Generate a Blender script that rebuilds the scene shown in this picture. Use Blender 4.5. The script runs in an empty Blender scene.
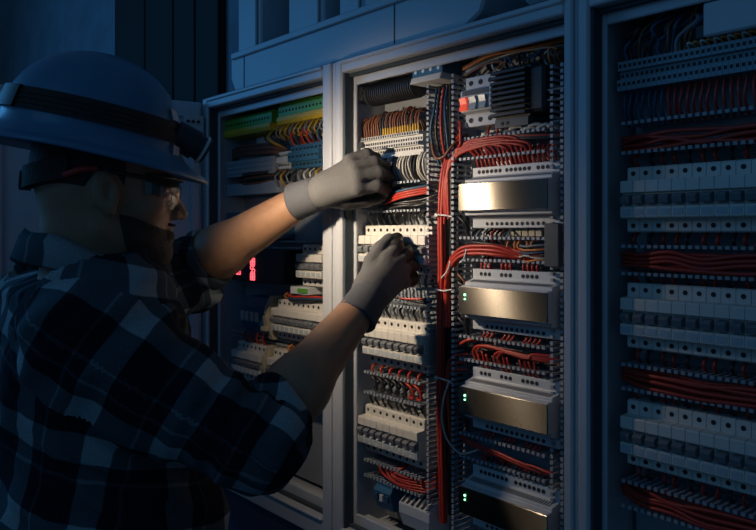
import bpy, bmesh, math, random
import numpy as np
from mathutils import Vector, Matrix

random.seed(7)
SC = bpy.context.scene
COL = SC.collection

# ------------------------------------------------------------------ camera, world, lights, exposure
ALPHA = math.atan(638 / 735.0)                 # angle between the view axis and the cabinet row
CA, SA = math.cos(ALPHA), math.sin(ALPHA)
CAM = Vector((0.0, -0.82, 1.50))
AXIS = Vector((-CA, SA, 0)); RIGHT = Vector((SA, CA, 0)); UP = Vector((0, 0, 1))

cam_data = bpy.data.cameras.new('camera'); cam = bpy.data.objects.new('camera', cam_data); COL.objects.link(cam)
cam_data.sensor_width = 36; cam_data.lens = 35.0; cam_data.shift_y = -33 / 756.0; cam_data.clip_start = 0.02
cam.location = CAM
cam.rotation_euler = AXIS.to_track_quat('-Z', 'Y').to_euler()
SC.camera = cam

SC.view_settings.view_transform = 'Standard'; SC.view_settings.look = 'None'
SC.view_settings.exposure = 0.0; SC.view_settings.gamma = 1.0
try: SC.view_settings.use_curve_mapping = False
except Exception: pass

world = bpy.data.worlds.new('night_room'); SC.world = world; world.use_nodes = True
bg = world.node_tree.nodes['Background']
bg.inputs[0].default_value = (0.13, 0.36, 0.68, 1); bg.inputs[1].default_value = 0.115

def area_light(name, loc, target, size, energy, color):
    d = bpy.data.lights.new(name, 'AREA'); d.energy = energy; d.size = size; d.color = color
    o = bpy.data.objects.new(name, d); COL.objects.link(o); o.location = loc
    o.rotation_euler = (Vector(target) - Vector(loc)).to_track_quat('-Z', 'Y').to_euler()
    return o
area_light('blue_overhead_fill', (-0.5, -2.7, 2.8), (-0.8, 0.0, 1.5), 1.4, 3.6, (0.12, 0.46, 1.0))  # fill added above and behind the camera, no ceiling fixture known
area_light('blue_side_light', (-3.4, -1.6, 2.3), (-1.3, -0.5, 1.4), 0.9, 11.0, (0.08, 0.42, 1.0))

# ------------------------------------------------------------------ helpers
def dep(px, py, d):
    """a point d metres in front of the camera, for laying out the man's joints"""
    return CAM + AXIS * d + RIGHT * ((px - 378) / 735.0 * d) + UP * ((232 - py) / 735.0 * d)

def mat(name, col, rough=0.5, metal=0.0, var=0.12, scale=60.0, bump=0.0, emit=None, estr=0.0, stretch=None, coat=0.0):
    m = bpy.data.materials.new(name); m.use_nodes = True
    nt = m.node_tree; b = nt.nodes['Principled BSDF']
    b.inputs['Roughness'].default_value = rough; b.inputs['Metallic'].default_value = metal
    if coat: b.inputs['Coat Weight'].default_value = coat
    tc = nt.nodes.new('ShaderNodeTexCoord'); no = nt.nodes.new('ShaderNodeTexNoise')
    no.inputs['Scale'].default_value = scale; no.inputs['Detail'].default_value = 4
    if stretch:
        mp = nt.nodes.new('ShaderNodeMapping'); mp.inputs['Scale'].default_value = stretch
        nt.links.new(tc.outputs['Object'], mp.inputs[0]); nt.links.new(mp.outputs[0], no.inputs['Vector'])
    else:
        nt.links.new(tc.outputs['Object'], no.inputs['Vector'])
    rp = nt.nodes.new('ShaderNodeMix'); rp.data_type = 'RGBA'
    rp.inputs[6].default_value = tuple(c * (1 - var) for c in col) + (1,)
    rp.inputs[7].default_value = tuple(min(1, c * (1 + var)) for c in col) + (1,)
    nt.links.new(no.outputs['Fac'], rp.inputs[0]); nt.links.new(rp.outputs[2], b.inputs['Base Color'])
    if bump:
        bp = nt.nodes.new('ShaderNodeBump'); bp.inputs['Strength'].default_value = bump; bp.inputs['Distance'].default_value = 0.002
        nt.links.new(no.outputs['Fac'], bp.inputs['Height']); nt.links.new(bp.outputs[0], b.inputs['Normal'])
    if emit:
        b.inputs['Emission Color'].default_value = emit + (1,); b.inputs['Emission Strength'].default_value = estr
    return m

MT = {
 'frame':  mat('grey_painted_steel', (0.50, 0.52, 0.56), 0.42, 0.0, 0.05, 30),
 'inner':  mat('inner_painted_steel', (0.42, 0.44, 0.48), 0.5, 0.0, 0.08, 30),
 'plate':  mat('galvanised_plate', (0.30, 0.32, 0.35), 0.5, 0.3, 0.25, 220, 0.15),
 'gasket': mat('dark_gasket', (0.045, 0.065, 0.08), 0.8),
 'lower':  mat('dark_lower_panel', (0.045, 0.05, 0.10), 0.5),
 'door':   mat('door_paint', (0.46, 0.50, 0.58), 0.5, 0, 0.05, 20),
 'wall':   mat('mottled_wall', (0.16, 0.22, 0.27), 0.9, 0, 0.35, 9, 0.3),
 'black':  mat('black_panel', (0.010, 0.009, 0.008), 0.8),
 'floor':  mat('dark_concrete', (0.10, 0.10, 0.11), 0.8, 0, 0.3, 6),
 'trunk':  mat('trunking_plastic', (0.44, 0.48, 0.53), 0.45, 0, 0.05, 20),
 'duct':   mat('duct_plastic', (0.30, 0.33, 0.37), 0.5, 0, 0.08, 80),
 'mcb':    mat('breaker_plastic', (0.66, 0.63, 0.58), 0.42, 0, 0.06, 120),
 'mcbin':  mat('breaker_dark_slot', (0.03, 0.03, 0.035), 0.6),
 'toggle': mat('toggle_grey', (0.16, 0.17, 0.19), 0.4),
 'window': mat('label_window', (0.42, 0.48, 0.52), 0.25),
 'beige':  mat('beige_end_bracket', (0.42, 0.37, 0.27), 0.6),
 'screw':  mat('screw_hole_black', (0.012, 0.012, 0.014), 0.7),
 'term':   mat('terminal_plastic', (0.58, 0.58, 0.57), 0.45, 0, 0.08, 120),
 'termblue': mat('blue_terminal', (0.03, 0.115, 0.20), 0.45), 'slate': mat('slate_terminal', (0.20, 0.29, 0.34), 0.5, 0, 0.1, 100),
 'green':  mat('earth_green', (0.10, 0.34, 0.04), 0.5),
 'yellow': mat('earth_yellow', (0.62, 0.42, 0.03), 0.5),
 'psu':    mat('light_grey_case', (0.52, 0.54, 0.57), 0.45, 0, 0.05, 60),
 'steel':  mat('brushed_steel', (0.38, 0.345, 0.295), 0.27, 1.0, 0.16, 1.0, 0.0, stretch=(30, 30, 1400)),
 'led':    mat('green_led', (0.1, 0.6, 0.3), 0.4, emit=(0.25, 1.0, 0.45), estr=3.5),
 'ledred': mat('red_led', (0.6, 0.05, 0.05), 0.4, emit=(1.0, 0.10, 0.13), estr=2.2),
 'rocker': mat('red_rocker', (0.75, 0.06, 0.03), 0.35, emit=(1.0, 0.12, 0.06), estr=0.5),
 'blackpl': mat('black_plastic', (0.025, 0.026, 0.03), 0.45),
 'darkgrey': mat('dark_grey_plastic', (0.075, 0.08, 0.09), 0.5),
 'wred':   mat('red_insulation', (0.44, 0.038, 0.022), 0.42, 0, 0.15, 40),
 'wblack': mat('black_insulation', (0.020, 0.020, 0.022), 0.42),
 'wbrown': mat('brown_insulation', (0.16, 0.055, 0.025), 0.45),
 'wwhite': mat('white_insulation', (0.52, 0.50, 0.44), 0.5),
 'wblue':  mat('blue_insulation', (0.025, 0.075, 0.14), 0.45),
 'worange': mat('orange_insulation', (0.60, 0.20, 0.05), 0.45),
 'wyellow': mat('yellow_insulation', (0.50, 0.30, 0.03), 0.45),
 'wgrey':  mat('grey_insulation', (0.20, 0.21, 0.22), 0.5),
 'tie':    mat('cable_tie_white', (0.62, 0.62, 0.62), 0.4),
 'hat':    mat('hat_blue_shell', (0.06, 0.17, 0.29), 0.42, 0, 0.03, 12, coat=0.1),
 'strap':  mat('strap_webbing', (0.030, 0.024, 0.020), 0.85, 0, 0.5, 160, 0.5),
 'skin':   None, 'shirt': None,
 'hair':   mat('dark_hair', (0.030, 0.020, 0.014), 0.7, 0, 0.6, 500, 0.8),
 'knit':   mat('grey_knit_glove', (0.090, 0.090, 0.093), 0.85, 0, 0.14, 700, 0.5),
 'rubber': mat('black_rubber_coating', (0.012, 0.012, 0.013), 0.5, 0, 0.3, 400, 0.4),
 'cuffknit': mat('ribbed_cuff_knit', (0.066, 0.070, 0.082), 0.9, 0, 0.15, 700, 0.4),
 'denim':  mat('dark_trousers', (0.02, 0.025, 0.04), 0.9, 0, 0.3, 300, 0.3),
 'boot':   mat('boot_leather', (0.04, 0.025, 0.015), 0.6),
 'redtip': mat('red_temple_tip', (0.60, 0.05, 0.04), 0.5),
 'lens_lit': mat('headlamp_lens', (1, 0.95, 0.85), 0.2, emit=(1.0, 0.9, 0.72), estr=6.0),
 'eye':    mat('eye_white', (0.6, 0.58, 0.55), 0.2),
}

def brush(m):
    nt = m.node_tree; t = nt.nodes.new('ShaderNodeTangent'); t.direction_type = 'UV_MAP'; t.uv_map = 'brush'
    b = nt.nodes['Principled BSDF']; b.inputs['Anisotropic'].default_value = 1.0
    nt.links.new(t.outputs[0], b.inputs['Tangent'])
brush(MT['steel'])

class MB:
    """collects shapes in world metres; becomes ONE mesh"""
    def __init__(s): s.v = []; s.f = []; s.m = []; s.sm = []
    def add(s, vs, fs, mi=0, smooth=False):
        o = len(s.v); s.v += [tuple(p) for p in vs]
        for f in fs: s.f.append(tuple(i + o for i in f)); s.m.append(mi); s.sm.append(smooth)
        return s
    def box(s, x0, x1, y0, y1, z0, z1, mi=0):
        vs = [(x, y, z) for x in (x0, x1) for y in (y0, y1) for z in (z0, z1)]
        return s.add(vs, [(0, 1, 3, 2), (4, 6, 7, 5), (0, 4, 5, 1), (2, 3, 7, 6), (0, 2, 6, 4), (1, 5, 7, 3)], mi)
    def prism(s, prof, x0, x1, mi=0):
        """prof: (y,z) outline, counter-clockwise seen from +x, swept along x"""
        n = len(prof); vs = [(x0, y, z) for y, z in prof] + [(x1, y, z) for y, z in prof]
        fs = [tuple(range(n))[::-1], tuple(range(n, 2 * n))] + [(i, (i + 1) % n, n + (i + 1) % n, n + i) for i in range(n)]
        return s.add(vs, fs, mi)
    def vprism(s, prof, z0, z1, mi=0):
        n = len(prof); vs = [(x, y, z0) for x, y in prof] + [(x, y, z1) for x, y in prof]
        fs = [tuple(range(n))[::-1], tuple(range(n, 2 * n))] + [(i, (i + 1) % n, n + (i + 1) % n, n + i) for i in range(n)]
        return s.add(vs, fs, mi)
    def cyl(s, a, b, r, n=10, mi=0, r2=None):
        a = Vector(a); b = Vector(b); d = (b - a).normalized(); r2 = r if r2 is None else r2
        t = d.orthogonal().normalized(); w = d.cross(t)
        vs = []
        for c, rr in ((a, r), (b, r2)):
            for i in range(n):
                an = 2 * math.pi * i / n; vs.append(c + t * (rr * math.cos(an)) + w * (rr * math.sin(an)))
        s.add(vs, [(i, (i + 1) % n, n + (i + 1) % n, n + i) for i in range(n)], mi, True)
        return s.add(vs, [tuple(range(n))[::-1], tuple(range(n, 2 * n))], mi)
    def tube(s, pts, r, n=6, mi=0, sub=5):
        P = catmull([Vector(p) for p in pts], sub)
        t = (P[1] - P[0]).normalized(); nrm = t.orthogonal().normalized(); vs = []
        for i, p in enumerate(P):
            t = (P[min(i + 1, len(P) - 1)] - P[max(i - 1, 0)]).normalized()
            nrm = (nrm - t * nrm.dot(t)); nrm = nrm.normalized() if nrm.length > 1e-6 else t.orthogonal().normalized()
            bn = t.cross(nrm)
            for k in range(n):
                a = 2 * math.pi * k / n; vs.append(p + nrm * (r * math.cos(a)) + bn * (r * math.sin(a)))
        fs = [(i * n + k, i * n + (k + 1) % n, (i + 1) * n + (k + 1) % n, (i + 1) * n + k) for i in range(len(P) - 1) for k in range(n)]
        s.add(vs, fs, mi, True)
        L = (len(P) - 1) * n
        return s.add([vs[k] for k in range(n)] + [vs[L + k] for k in range(n)], [tuple(range(n))[::-1], tuple(range(n, 2 * n))], mi)

def catmull(P, sub):
    if len(P) < 3: return P
    Q = [P[0] * 2 - P[1]] + P + [P[-1] * 2 - P[-2]]; out = []
    for i in range(1, len(Q) - 2):
        a, b, c, d = Q[i - 1], Q[i], Q[i + 1], Q[i + 2]
        for k in range(sub):
            t = k / sub
            out.append(0.5 * ((2 * b) + (c - a) * t + (2 * a - 5 * b + 4 * c - d) * t * t + (3 * b - a - 3 * c + d) * t ** 3))
    out.append(P[-1]); return out

def mesh(name, mb, mats, origin=(0, 0, 0), bevel=0.0, fix=True):
    me = bpy.data.meshes.new(name); o = origin
    me.from_pydata([(x - o[0], y - o[1], z - o[2]) for x, y, z in mb.v], [], mb.f)
    for m in (mats if isinstance(mats, (list, tuple)) else [mats]): me.materials.append(MT[m] if isinstance(m, str) else m)
    me.polygons.foreach_set('material_index', mb.m); me.polygons.foreach_set('use_smooth', mb.sm)
    if fix or bevel:
        bm = bmesh.new(); bm.from_mesh(me)
        if bevel:
            es = [e for e in bm.edges if len(e.link_faces) == 2 and e.calc_face_angle(0) > 0.5]
            bmesh.ops.bevel(bm, geom=es, offset=bevel, segments=1, affect='EDGES', clamp_overlap=True)
        bmesh.ops.recalc_face_normals(bm, faces=bm.faces)
        bm.to_mesh(me); bm.free()
    me.update(); return me

def tag(o, label=None, cat=None, group=None, kind=None):
    for k, v in (('label', label), ('category', cat), ('group', group), ('kind', kind)):
        if v: o[k] = v
    return o
def thing(name, label, cat, loc=(0, 0, 0), group=None):
    o = bpy.data.objects.new(name, None); COL.objects.link(o); o.location = loc; o.empty_display_size = 0.02
    return tag(o, label, cat, group)
def part(name, mb, mats, parent, bevel=0.0, label=None, local=False):
    """a child mesh; mb is in world metres unless local"""
    org = (0, 0, 0)
    if not local:
        p = parent; org = Vector((0, 0, 0))
        while p: org = org + p.location; p = p.parent
    o = bpy.data.objects.new(name, mesh(name, mb, mats, org, bevel)); COL.objects.link(o); o.parent = parent
    if label: o['label'] = label
    return o
def solo(name, mb, mats, label, cat, group=None, bevel=0.0, kind=None):
    vs = np.array(mb.v); c = (vs.min(0) + vs.max(0)) / 2; c[2] = vs[:, 2].min()
    o = bpy.data.objects.new(name, mesh(name, mb, mats, c, bevel)); COL.objects.link(o); o.location = c
    return tag(o, label, cat, group, kind)
def dup(root, loc, label=None, group=None):
    r = root.copy(); COL.objects.link(r); r.location = loc
    if label: r['label'] = label
    if group: r['group'] = group
    for ch in list(root.children):
        c = ch.copy(); COL.objects.link(c); c.parent = r
        for g in list(ch.children):
            d = g.copy(); COL.objects.link(d); d.parent = c
    return r
ORD = ['first', 'second', 'third', 'fourth', 'fifth', 'sixth', 'seventh', 'eighth', 'ninth', 'tenth', 'eleventh', 'twelfth']
R = random.uniform

# ------------------------------------------------------------------ the setting
solo('floor', MB().box(-5, 1.5, -3.2, 0.6, -0.05, 0.0), 'floor', None, None, kind='structure')
solo('wall_back', MB().box(-5, 1.5, 0.26, 0.40, 0.0, 3.2), 'wall', None, None, kind='structure')
solo('wall_left', MB().box(-5.15, -5.0, -3.2, 0.6, 0.0, 3.2), 'wall', None, None, kind='structure')

# black panelled column on the wall beyond the open door
t = thing('wall_panel', 'tall black vertical panelling on the wall above the open cabinet door', 'panel', (-2.32, 0.25, 0))
part('backing', MB().box(-2.72, -1.925, 0.245, 0.2598, 0, 3.2), 'black', t)
for a, b_ in ((-2.715, -2.45), (-2.44, -2.23), (-2.22, -2.08), (-2.07, -1.93)):
    part('panel_strip', MB().box(a, b_, 0.235, 0.245, 0, 3.2), 'black', t, 0.003)

# ------------------------------------------------------------------ the three cabinet bays
YR = 0.026          # rim of the box behind the door frame
YP = 0.095          # mounting plate
ZB, ZT = 0.976, 1.79
def cabinet(label, xl0, xl1, xr0, xr1, doors=False):
    """xl0..xl1 left upright, xr0..xr1 right upright"""
    c = thing('electrical_cabinet', label, 'cabinet', ((xl0 + xr1) / 2, 0.1, 0), 'cabinet bays in a row')
    m = MB()
    m.box(xl0, xl1, 0.0, 0.022, ZB - 0.05, ZT + 0.022)
    part('upright', m, 'frame', c, 0.003)
    m = MB(); w = xr1 - xr0
    m.box(xr0, xr1 - w * 0.32, 0.0, 0.022, ZB - 0.05, ZT + 0.022)
    m.box(xr1 - w * 0.32, xr1, 0.004, 0.022, ZB - 0.05, ZT + 0.022)
    part('upright', m, 'frame', c, 0.0025)
    m = MB(); m.box(xl1, xr0, 0.0, 0.022, ZT - 0.002, ZT + 0.022); m.box(xl1, xr0, -0.004, 0.004, ZT + 0.012, ZT + 0.02)
    part('top_rail', m, 'frame', c, 0.002)
    m = MB(); m.box(xl1, xr0, 0.0, 0.022, ZB - 0.05, ZB - 0.012); m.box(xl1, xr0, -0.004, 0.003, ZB - 0.016, ZB - 0.010)
    part('bottom_rail', m, 'frame', c, 0.002)
    # dark seal round the opening
    m = MB()
    m.box(xl1, xr0, 0.016, YR - 0.001, ZT - 0.008, ZT - 0.002); m.box(xl1, xr0, 0.016, YR - 0.001, ZB - 0.012, ZB - 0.006)
    m.box(xl1, xl1 + 0.004, 0.006, YR - 0.001, ZB - 0.012, ZT - 0.002)
    part('door_seal', m, 'gasket', c)
    # rim flange of the box and the box walls
    il, ir = xl1 + 0.010, xr0 - 0.012
    m = MB()
    m.box(xl1, il, YR, YR + 0.006, ZB - 0.012, ZT - 0.002); m.box(ir, xr0, YR, YR + 0.006, ZB - 0.012, ZT - 0.002)
    m.box(il, ir, YR, YR + 0.006, ZT - 0.022, ZT - 0.002); m.box(il, ir, YR, YR + 0.006, ZB - 0.012, ZB + 0.012)
    m.box(il, ir, YR + 0.006, YR + 0.03, ZB - 0.012, ZB + 0.004)
    part('rim', m, 'frame', c, 0.0015)
    part('side_wall', MB().box(xl1 + 0.001, xl1 + 0.005, YR + 0.006, 0.25, ZB - 0.02, ZT), 'inner', c)
    part('side_wall', MB().box(xr0 - 0.005, xr0 - 0.001, YR + 0.006, 0.25, ZB - 0.02, ZT), 'inner', c)
    part('top_wall', MB().box(xl1 + 0.005, xr0 - 0.005, YR + 0.006, 0.25, ZT - 0.004, ZT), 'inner', c)
    part('bottom_wall', MB().box(xl1 + 0.005, xr0 - 0.005, YR + 0.03, 0.25, ZB - 0.02, ZB - 0.014), 'inner', c)
    m = MB(); m.box(xl1 + 0.012, xr0 - 0.012, YP, YP + 0.004, ZB - 0.005, ZT - 0.01)
    part('mounting_plate', m, 'plate', c)
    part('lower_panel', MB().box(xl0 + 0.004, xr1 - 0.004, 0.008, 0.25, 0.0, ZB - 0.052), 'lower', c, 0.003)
    return c
bay1 = cabinet('left cabinet bay behind the bare left forearm, its door swung open', -1.575, -1.551, -1.104, -1.066)
bay2 = cabinet('middle cabinet bay both gloved hands reach into', -1.0645, -1.046, -0.572, -0.552)
bay3 = cabinet('unlit cabinet bay at the right side of the picture', -0.5505, -0.534, -0.06, -0.03)
# open door of the left bay, hinged at its left upright
dv = Vector((-0.077, -0.42)).normalized(); dn = Vector((-dv.y, dv.x))
def dpt(a, b): return (-1.580 + dv.x * a + dn.x * b, 0.0 + dv.y * a + dn.y * b)
m = MB(); m.vprism([dpt(0.004, 0), dpt(0.455, 0), dpt(0.455, 0.018), dpt(0.004, 0.018)], ZB - 0.03, ZT + 0.012)
door = part('door', m, 'door', bay1, 0.003, 'door swung open towards the camera')
sgn = 1 if dpt(0.2, 0.018)[0] > dpt(0.2, 0)[0] else -1
f0 = 0.018 if sgn > 0 else 0.0
f1 = f0 + 0.009 * sgn
m = MB()
for a0, a1, z0, z1 in ((0.012, 0.03, ZB, ZT), (0.42, 0.44, ZB, ZT), (0.03, 0.42, ZT - 0.025, ZT), (0.03, 0.42, ZB, ZB + 0.02)):
    m.vprism([dpt(a0, f0), dpt(a1, f0), dpt(a1, f1), dpt(a0, f1)], z0, z1)
part('stiffening_frame', m, 'door', door, 0.001)
for zz in (1.74, 1.12):
    m = MB(); m.vprism([dpt(0.004, f0), dpt(0.05, f0), dpt(0.05, f0 + .012 * sgn), dpt(0.004, f0 + .012 * sgn)], zz - 0.028, zz + 0.028)
    for a in (0.016, 0.028, 0.04):
        for dz in (-0.014, 0.014):
            p = dpt(a, f0 + 0.012 * sgn); q = dpt(a, f0 + 0.016 * sgn); m.cyl((p[0], p[1], zz + dz), (q[0], q[1], zz + dz), 0.0035, 8, 1)
    part('hinge', m, ['frame', 'screw'], door)
m = MB(); m.vprism([dpt(0.415, f0), dpt(0.45, f0), dpt(0.45, f0 + .014 * sgn), dpt(0.415, f0 + .014 * sgn)], 1.755, 1.785)
p = dpt(0.43, f0 + .014 * sgn); q = dpt(0.43, f0 + .02 * sgn); m.cyl((p[0], p[1], 1.77), (q[0], q[1], 1.77), 0.006, 8, 1)
part('latch_bracket', m, ['frame', 'screw'], door)

# ------------------------------------------------------------------ trunking above the cabinets
t = thing('cable_trunking', 'wide grey horizontal trunking running along the top of the cabinets', 'trunking', (-1.1, 0.1, 1.815))
m = MB()
outline = [(-1.480, 1.845), (-1.462, 1.816), (-0.765, 1.816), (-0.735, 1.832), (-0.722, 1.862), (-0.722, 1.90), (-1.480, 1.90)]
n = len(outline)
m.add([(x, 0.022, z) for x, z in outline] + [(x, 0.25, z) for x, z in outline],
      [tuple(range(n)), tuple(range(n, 2 * n))[::-1]] + [(i, n + i, n + (i + 1) % n, (i + 1) % n) for i in range(n)])
part('body', m, 'trunk', t, 0.004)
part('cover_joint', MB().box(-0.928, -0.9265, 0.0208, 0.0222, 1.82, 1.896), 'gasket', t)
part('cover_joint', MB().box(-1.422, -1.4205, 0.0208, 0.0222, 1.82, 1.896), 'gasket', t)
part('lip', MB().box(-1.470, -0.735, 0.016, 0.024, 1.888, 1.902), 'trunk', t, 0.002)
for lab, x0, x1, y in (('leftmost vertical trunking rising from the horizontal trunking', -1.462, -1.365, 0.03),
                       ('wide vertical trunking second from the left above the cabinets', -1.29, -1.165, 0.05),
                       ('third vertical trunking from the left above the cabinets', -1.13, -1.05, 0.06),
                       ('rightmost vertical trunking above the middle bay', -1.03, -0.80, 0.04)):
    t = thing('vertical_trunking', lab, 'trunking', ((x0 + x1) / 2, 0.15, 1.90), 'vertical trunkings above the cabinets')
    part('body', MB().box(x0, x1, y, 0.25, 1.9005, 2.6), 'trunk', t, 0.004)
    part('cover', MB().box(x0 + 0.012, x1 - 0.012, y - 0.006, y - 0.0002, 1.9025, 2.6), 'trunk', t, 0.002)
m = MB().box(-0.66, -0.03, 0.03, 0.25, 1.826, 1.99)
solo('junction_box', m, 'trunk', 'grey enclosure standing on top of the right cabinet bays', 'box', bevel=0.006)
m = MB().box(-1.350, -1.302, 0.12, 0.2595, 1.9005, 2.6)
solo('dark_conduit_channel', m, 'black', 'dark channel between the two leftmost vertical trunkings', 'channel', bevel=0.004)

# ------------------------------------------------------------------ slotted wiring ducts
def comb(m, length, pitch, place):
    n = int(length / pitch)
    for i in range(n):
        a = i * pitch; place(m, a + 0.0020, a + pitch - 0.0030)
def hduct(label, x0, x1, zt, zb, yf=0.040, grp='slotted wiring ducts', pitch=0.0088):
    t = thing('wiring_duct', label, 'duct', ((x0 + x1) / 2, YP, zb), grp)
    m = MB(); m.box(x0, x1, YP - 0.003, YP - 0.0004, zb, zt)
    for z in (zt, zb): m.box(x0, x1, YP - 0.014, YP - 0.003, z - 0.001, z + 0.001)
    part('base', m, 'duct', t)
    for z, s in ((zt, 1), (zb, -1)):
        m = MB()
        def pl(m, a, b):
            m.box(x0 + a, x0 + b, yf, YP - 0.014, z - 0.001, z + 0.001)
            m.box(x0 + a - 0.0006, x0 + b + 0.0006, yf - 0.0015, yf + 0.003, z - 0.0024, z + 0.0018)
        comb(m, x1 - x0, pitch, pl); part('finger_wall', m, 'duct', t)
    return t
def vduct(label, x0, x1, z0, z1, yf=0.038, pitch=0.0088):
    t = thing('wiring_duct', label, 'duct', ((x0 + x1) / 2, YP, z0), 'slotted wiring ducts')
    m = MB(); m.box(x0, x1, YP - 0.003, YP - 0.0004, z0, z1)
    for x in (x0, x1): m.box(x - 0.001, x + 0.001, YP - 0.014, YP - 0.003, z0, z1)
    part('base', m, 'duct', t)
    for x in (x0, x1):
        m = MB()
        def pl(m, a, b):
            m.box(x - 0.001, x + 0.001, yf, YP - 0.014, z0 + a, z0 + b)
            m.box(x - 0.0024, x + 0.0024, yf - 0.0015, yf + 0.003, z0 + a - 0.0006, z0 + b + 0.0006)
        comb(m, z1 - z0, pitch, pl); part('finger_wall', m, 'duct', t)
    return t
LX0, LX1 = -1.030, -0.872
RX0, RX1 = -0.795, -0.624
hduct('slotted duct holding black and red wires beside the upper gloved hand', LX0, LX1, 1.586, 1.537)
hduct('slotted duct shaded below the right gloved hand', LX0, LX1, 1.404, 1.372)
hduct('slotted duct holding coiled black wires between two breaker rows', LX0, LX1, 1.246, 1.209)
hduct('lowest slotted duct on the left of the middle bay', LX0, LX1, 1.086, 1.058)
hduct('slotted duct full of red wires above the topmost steel-faced unit', RX0, RX1, 1.646, 1.615)
hduct('slotted duct with thick red bundle under the topmost steel-faced unit', RX0, RX1, 1.491, 1.457)
hduct('slotted duct under the second steel-faced unit from top', RX0, RX1, 1.336, 1.300)
hduct('slotted duct right above the lowest steel-faced unit', RX0, RX1, 1.183, 1.147)
vduct('tall vertical slotted duct holding the red cable bundle', -0.862, -0.806, ZB + 0.03, 1.755)
vduct('narrow vertical slotted duct by the right edge of the middle bay', -0.617, -0.600, ZB + 0.03, 1.745)
for k, (zt, zb, wh) in enumerate(((1.640, 1.602, 'topmost'), (1.482, 1.447, 'second'), (1.330, 1.299, 'third'), (1.180, 1.148, 'lowest'))):
    hduct('%s slotted duct%s in the unlit right cabinet bay' % (wh, '' if k in (0, 3) else ' from top'), -0.5115, -0.20, zt, zb)
hduct('slotted duct just below the blue relays of the left bay', -1.535, -1.125, 1.480, 1.466, 0.06)
hduct('slotted duct above the lowest breakers of the left bay', -1.535, -1.125, 1.268, 1.258, 0.06)

# ------------------------------------------------------------------ circuit breakers
W = 0.0172
def make_breaker(slim=0):
    """rail side at y=0, nose towards -y"""
    t = thing('circuit_breaker', 'x', 'breaker')
    b = MB()
    prof = [(0, -.042), (0, .042), (-.044, .042), (-.0465, .040), (-.0465, .0245), (-.063, .0235), (-.064, .0215), (-.064, .0085),
            (-.058, .0075), (-.058, -.0085), (-.064, -.0095), (-.064, -.0225), (-.0625, -.0240), (-.0465, -.0250), (-.0465, -.040), (-.044, -.042)]
    b.prism(prof[::-1], -W / 2 + .0002, W / 2 - .0002)
    part('body', b, 'mcb', t, 0.0005, local=True)
    g = MB(); g.prism([(-.0575, -.007), (-.068, -.006), (-.070, .002), (-.066, .0045), (-.0575, .006)], -W * .36, W * .36)
    part('toggle', g, 'toggle', t, 0.0006, local=True)
    part('label_window', MB().box(-W * .36, W * .36, -.0646, -.0639, -.0205, -.0125), 'window', t, local=True)
    for z in (.0335, -.0335):
        part('screw_hole', MB().cyl((0, -.0469, z), (0, -.0455, z), .0031, 10), 'screw', t, local=True)
    return t
BRK = make_breaker(); first = [True]
def breaker(x, z, label, group):
    if first[0]:
        first[0] = False; BRK.location = (x, YP - .0002, z); BRK['label'] = label; BRK['group'] = group; return BRK
    return dup(BRK, (x, YP - .0002, z), label, group)
def row(x0, n, z, phrase, group):
    for i in range(n):
        breaker(x0 + i * W, z, '%s circuit breaker from the left %s' % (ORD[i], phrase), group)
row(-1.0265, 10, 1.470, 'in the row behind the pinching right hand', 'breakers behind the right hand')
row(-1.0150, 9, 1.304, 'in the row just below the right hand', 'breakers below the right hand')
row(-1.0275, 9, 1.142, 'in the lowest row of the middle bay', 'breakers in the lowest row of the middle bay')
row(-1.226, 5, 1.432, 'in the short row under the bare left forearm', 'breakers under the left forearm')
row(-1.318, 11, 1.316, 'in the middle row of the left bay', 'breakers in the middle row of the left bay')
row(-1.485, 7, 1.208, 'lowest left-bay row, left of the beige bracket', 'breakers left of the beige bracket')
row(-1.335, 12, 1.208, 'lowest left-bay row, right of the beige bracket', 'breakers right of the beige bracket')
for z, wh in ((1.5415, 'topmost'), (1.3925, 'middle'), (1.2415, 'lowest')):
    row(-0.4990, 12, z, 'in the %s row of the unlit right bay' % wh, '%s breaker row of the right bay' % wh)

# beige end brackets in the left bay
for x, z, lab in ((-1.345, 1.316, 'beige end bracket at the left end of the middle breaker row'),
                  (-1.3545, 1.208, 'beige end bracket splitting the lowest breaker row of the left bay')):
    m = MB(); m.prism([(YP, z - .048), (.045, z - .048), (.032, z - .02), (.027, z), (.032, z + .02), (.045, z + .046), (YP, z + .046)], x - .010, x + .006)
    m.box(x - .012, x + .008, .024, .032, z - .028, z - .018)
    m.cyl((x - .002, .0265, z + .008), (x - .002, .030, z + .008), .003, 8, 1)
    solo('end_bracket', m, ['beige', 'screw'], lab, 'bracket', bevel=0.001)
# dark blue modules left of them
for x0, z, lab in ((-1.43, 1.316, 'dark blue module left of the middle breaker row'),):
    t = thing('relay_module', lab, 'relay', (x0, YP, z - .04))
    part('body', MB().prism([(YP - .0003, z - .04), (YP - .0003, z + .04), (.05, z + .04), (.035, z + .02), (.035, z - .02), (.05, z - .04)], x0 - .03, x0 + .072), 'termblue', t, .001)
    for i in range(4): part('clip', MB().box(x0 - .018 + i * .02, x0 - .008 + i * .02, .028, .0349, z - .012, z + .008), 'psu', t, .001)

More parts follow.
